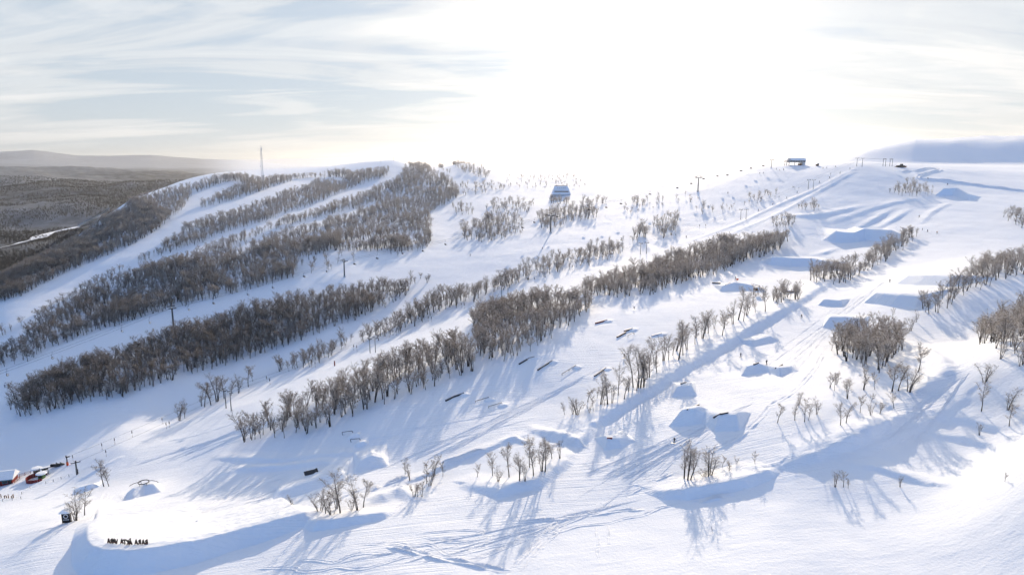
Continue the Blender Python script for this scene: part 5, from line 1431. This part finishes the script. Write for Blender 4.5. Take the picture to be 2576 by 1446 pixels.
def pose(kind):
    if kind == 'stand': hip, chest, neck, head = (0, 0, .92), (0, 0, 1.28), (0, -0.02, 1.48), (0, -0.04, 1.66); kn = (.13, -.06, .5); ft = (.13, 0, .08); el = (.33, -.02, 1.12); ha = (.38, -.16, .90)
    elif kind == 'ride': hip, chest, neck, head = (0, .12, .74), (0, -.05, 1.06), (0, -.16, 1.24), (0, -.24, 1.40); kn = (.2, -.18, .46); ft = (.22, .02, .08); el = (.42, -.12, .96); ha = (.55, -.30, .98)
    else: hip, chest, neck, head = (0, .06, .86), (0, -.03, 1.2), (0, -.07, 1.40), (0, -.11, 1.57); kn = (.15, -.14, .48); ft = (.15, 0, .08); el = (.36, -.08, 1.05); ha = (.42, -.26, .92)
    sho = (.20, chest[1], chest[2] + .14)
    J = [(hip, .15, .11), (chest, .18, .12), (neck, .06), (head, .10, .115)]
    Bn = [(0, 1), (1, 2), (2, 3)]
    for s in (-1, 1):
        i = len(J); mx = lambda p: (p[0] * s, p[1], p[2])
        J += [(mx(sho), .075), (mx(el), .058), (mx(ha), .05), (mx((.11, hip[1], hip[2] - .06)), .10), (mx(kn), .075), (mx(ft), .065), (mx((ft[0], ft[1] - .16, .05)), .05)]
        Bn += [(1, i), (i, i+1), (i+1, i+2), (0, i+3), (i+3, i+4), (i+4, i+5), (i+5, i+6)]
    return J, Bn, hip[2] - .02, neck[2] + .02
M_CLO = {n: principled('cloth_' + n, c, 0.8, 0.2) for n, c in (('black', (.02, .02, .025)), ('navy', (.025, .04, .10)), ('grey', (.13, .13, .14)), ('red', (.38, .04, .03)), ('blue', (.05, .12, .30)), ('teal', (.03, .18, .17)), ('orange', (.5, .16, .03)))}
M_SKI = principled('ski_topsheet', (.06, .06, .07), .4, .4)
BODY = {}
def person(px, py, jacket, pants, kind, rz, label, board=False, sc=1.0):
    key = (jacket, pants, kind)
    if key not in BODY:
        J, Bn, hz_, nz_ = pose(kind); BODY[key] = skin_body(J, Bn, 'body', (M_CLO[pants], M_CLO[jacket], M_CLO['black']), hz_, nz_)
    e = empty('person', surface(px, py), rz, sc)
    link('body', BODY[key], e)
    if board: MB().prism([(-.75, -.1), (-.6, -.14), (.6, -.14), (.75, -.1), (.78, 0), (.75, .1), (.6, .14), (-.6, .14), (-.75, .1), (-.78, 0)], 0.01, 0.05).build('snowboard', M_SKI, e)
    else:
        for s in (-1, 1):
            MB().prism([(s*.15 - .05, .75), (s*.15 + .05, .75), (s*.15 + .045, -.85), (s*.15, -.98), (s*.15 - .045, -.85)], 0.01, 0.04).build('ski', M_SKI, e)
            MB().tube([(s * .42, -.28, .92), (s * .5, .1, .05)], .012, 4).build('pole', M_SKI, e)
    tag(e, label, 'person'); return e
PEOPLE = [
 (1696,1115,'black','black','stand',2.6,'person in black standing alone low in the jump lane, long shadow',True),
 (1863,898,'navy','black','ski',2.3,'person in dark clothes skiing on the streaked lane left of the paired jumps',False),
 (1928,917,'black','black','stand',0.4,'person in black standing on the paired jumps',True),
 (1595,779.5,'black','grey','stand',2.2,'person in dark clothes below the thick belt of birches in the rail park',True),
 (1570,900,'black','black','stand',2.4,'person in dark clothes left of the bank birches above the last parallel rail',False),
 (1850,703,'black','black','stand',0.5,'person in black next to the orange marker on the knoll',False),
 (2016,800,'black','navy','ski',2.5,'person riding down the jump lane beside the small angular jump',False),
 (2238,710,'black','black','ski',2.3,'person in black between the uppermost and the wide lane jumps',False),
 (1726,598,'black','black','stand',0.7,'person in black on the bright tow track above the birch belt',False),
 (1364.5,627,'red','black','ski',2.4,'person skiing the white middle slope left of the tow belt',False),
 (1183,644,'black','navy','ski',2.4,'person in dark clothes alone on the middle piste',False),
 (1908,531,'navy','black','stand',0.7,'person in navy on the tow track above the mast pair halfway up',False),
 (1831,487,'black','black','ride',2.2,'person crouching on the upper open slope right of the long pylon shadow',False),
 (1944,516,'red','black','stand',0.7,'person with a reddish jacket on the tow track',False),
 (1979,500,'black','black','stand',0.7,'person riding the tow just below the upper mast pair',False),
 (2005,485,'blue','black','stand',0.7,'person in blue riding the tow left of the upper mast pair',False),
 (1995,473,'black','black','ski',2.3,'person standing beyond the tow track left of the upper mast pair',False),
 (2061,460,'black','navy','stand',0.7,'person on the tow right above the upper mast pair',False),
 (2086,449,'black','black','stand',0.7,'second person on the tow above the upper mast pair',False),
 (2113,437,'teal','black','stand',0.7,'person near the crest on the tow track',False),
 (2138,426,'black','black','stand',0.7,'person on the tow just before the crest',False),
 (2333,584,'navy','black','stand',2.3,'left person of the two standing right of the top birch row',True),
 (2357,588,'orange','grey','stand',2.2,'person in orange right of the top birch row',True),
 (2320,580,'black','black','stand',1.0,'person right at the upper end of the top birch row',True),
 (2312,547,'black','black','ski',2.3,'person on the run in below the peaked jump',True),
 (2334,451,'black','black','stand',2.0,'person at the start of the park above the scrub',True),
 (2383,466,'navy','black','ski',2.4,'person above the peaked jump at the park start',True),
 (76.5,810,'black','black','ski',3.4,'person on the wide shaded left piste',False),
 (12.5,974,'navy','black','ski',3.4,'person at the left edge under the chairlift',False),
 (865,497,'black','black','ski',2.6,'person on the narrow upper piste of the left hill',False),
 (1953,427,'black','black','stand',0.2,'leftmost person right of the top pylon',False),
 (1961,430,'red','black','ski',1.2,'lower person of the group right of the top pylon',False),
 (1971,429,'black','navy','stand',0.4,'rightmost person of the group right of the top pylon',False),
 (2070,425,'teal','black','stand',0.4,'person below the tiny brown hut',False),
 (2079.5,424,'black','black','stand',1.4,'person second right of the tiny brown hut',False),
 (2102,421,'navy','black','stand',0.6,'person between the tiny brown hut and the crest masts',False),
 (1911,438,'black','black','ski',2.2,'left of two people skiing below the top pylon',False),
 (1920,437,'blue','black','ski',2.2,'right of two people skiing below the top pylon',False),
]
for p in PEOPLE: person(p[0], p[1], p[2], p[3], p[4], p[5], p[6], p[7], 1.0)

# ------------------------------------------------------------------ the woods
V_STAND = [joined_tree('stand_birch', 400 + k, H=7.0, stems=1 + k % 3, twigs=800, tw=0.07, crown_w=1.2, low=0.34, lean=0.12) for k in range(12)]
stuff_trees('birch_wood', 'frosted birch woods covering the hillside in belts between the pistes', np.stack([R[:, 0], R[:, 1], lookup(R[:, 0], R[:, 1])], -1), R[:, 2] / 7.0, V_STAND)
# far valley wood
nf = 44000
fa = np.radians(rng.uniform(-42, -23, nf)); fr = np.exp(rng.uniform(math.log(1250), math.log(5200), nf))
fx, fy = fr * np.sin(fa), fr * np.cos(fa)
keep = fbm(fx / 260, fy / 260, 88, 4) + 0.1 * rng.standard_normal(nf) > -0.22
fx, fy = fx[keep], fy[keep]
V_FAR = [joined_tree('far_birch', 500 + k, True, H=7.0, stems=2, twigs=110, tw=0.5, crown_w=1.1, low=0.2) for k in range(4)]
stuff_trees('valley_wood', 'dark leafless forest on the far side of the valley', np.stack([fx, fy, lookup(fx, fy)], -1), rng.uniform(0.8, 1.5, len(fx)), V_FAR)
print('TREES', len(stand_pts), 'single', n_single, 'far', len(fx))

# ------------------------------------------------------------------ bright winter air
hb = MB().box(0, 9500, 25, 44000, 23000, 640)
m = bpy.data.materials.new('winter_air'); m.use_nodes = True
t = m.node_tree; t.nodes.clear()
pv = N(t, 'ShaderNodeVolumePrincipled'); pv.inputs['Color'].default_value = (0.98, 0.97, 0.96, 1)
pv.inputs['Density'].default_value = 0.00004; pv.inputs['Anisotropy'].default_value = 0.78
out = N(t, 'ShaderNodeOutputMaterial'); t.links.new(pv.outputs[0], out.inputs['Volume'])
tag(hb.build('haze', m), 'thin bright winter haze filling the air', kind='stuff')
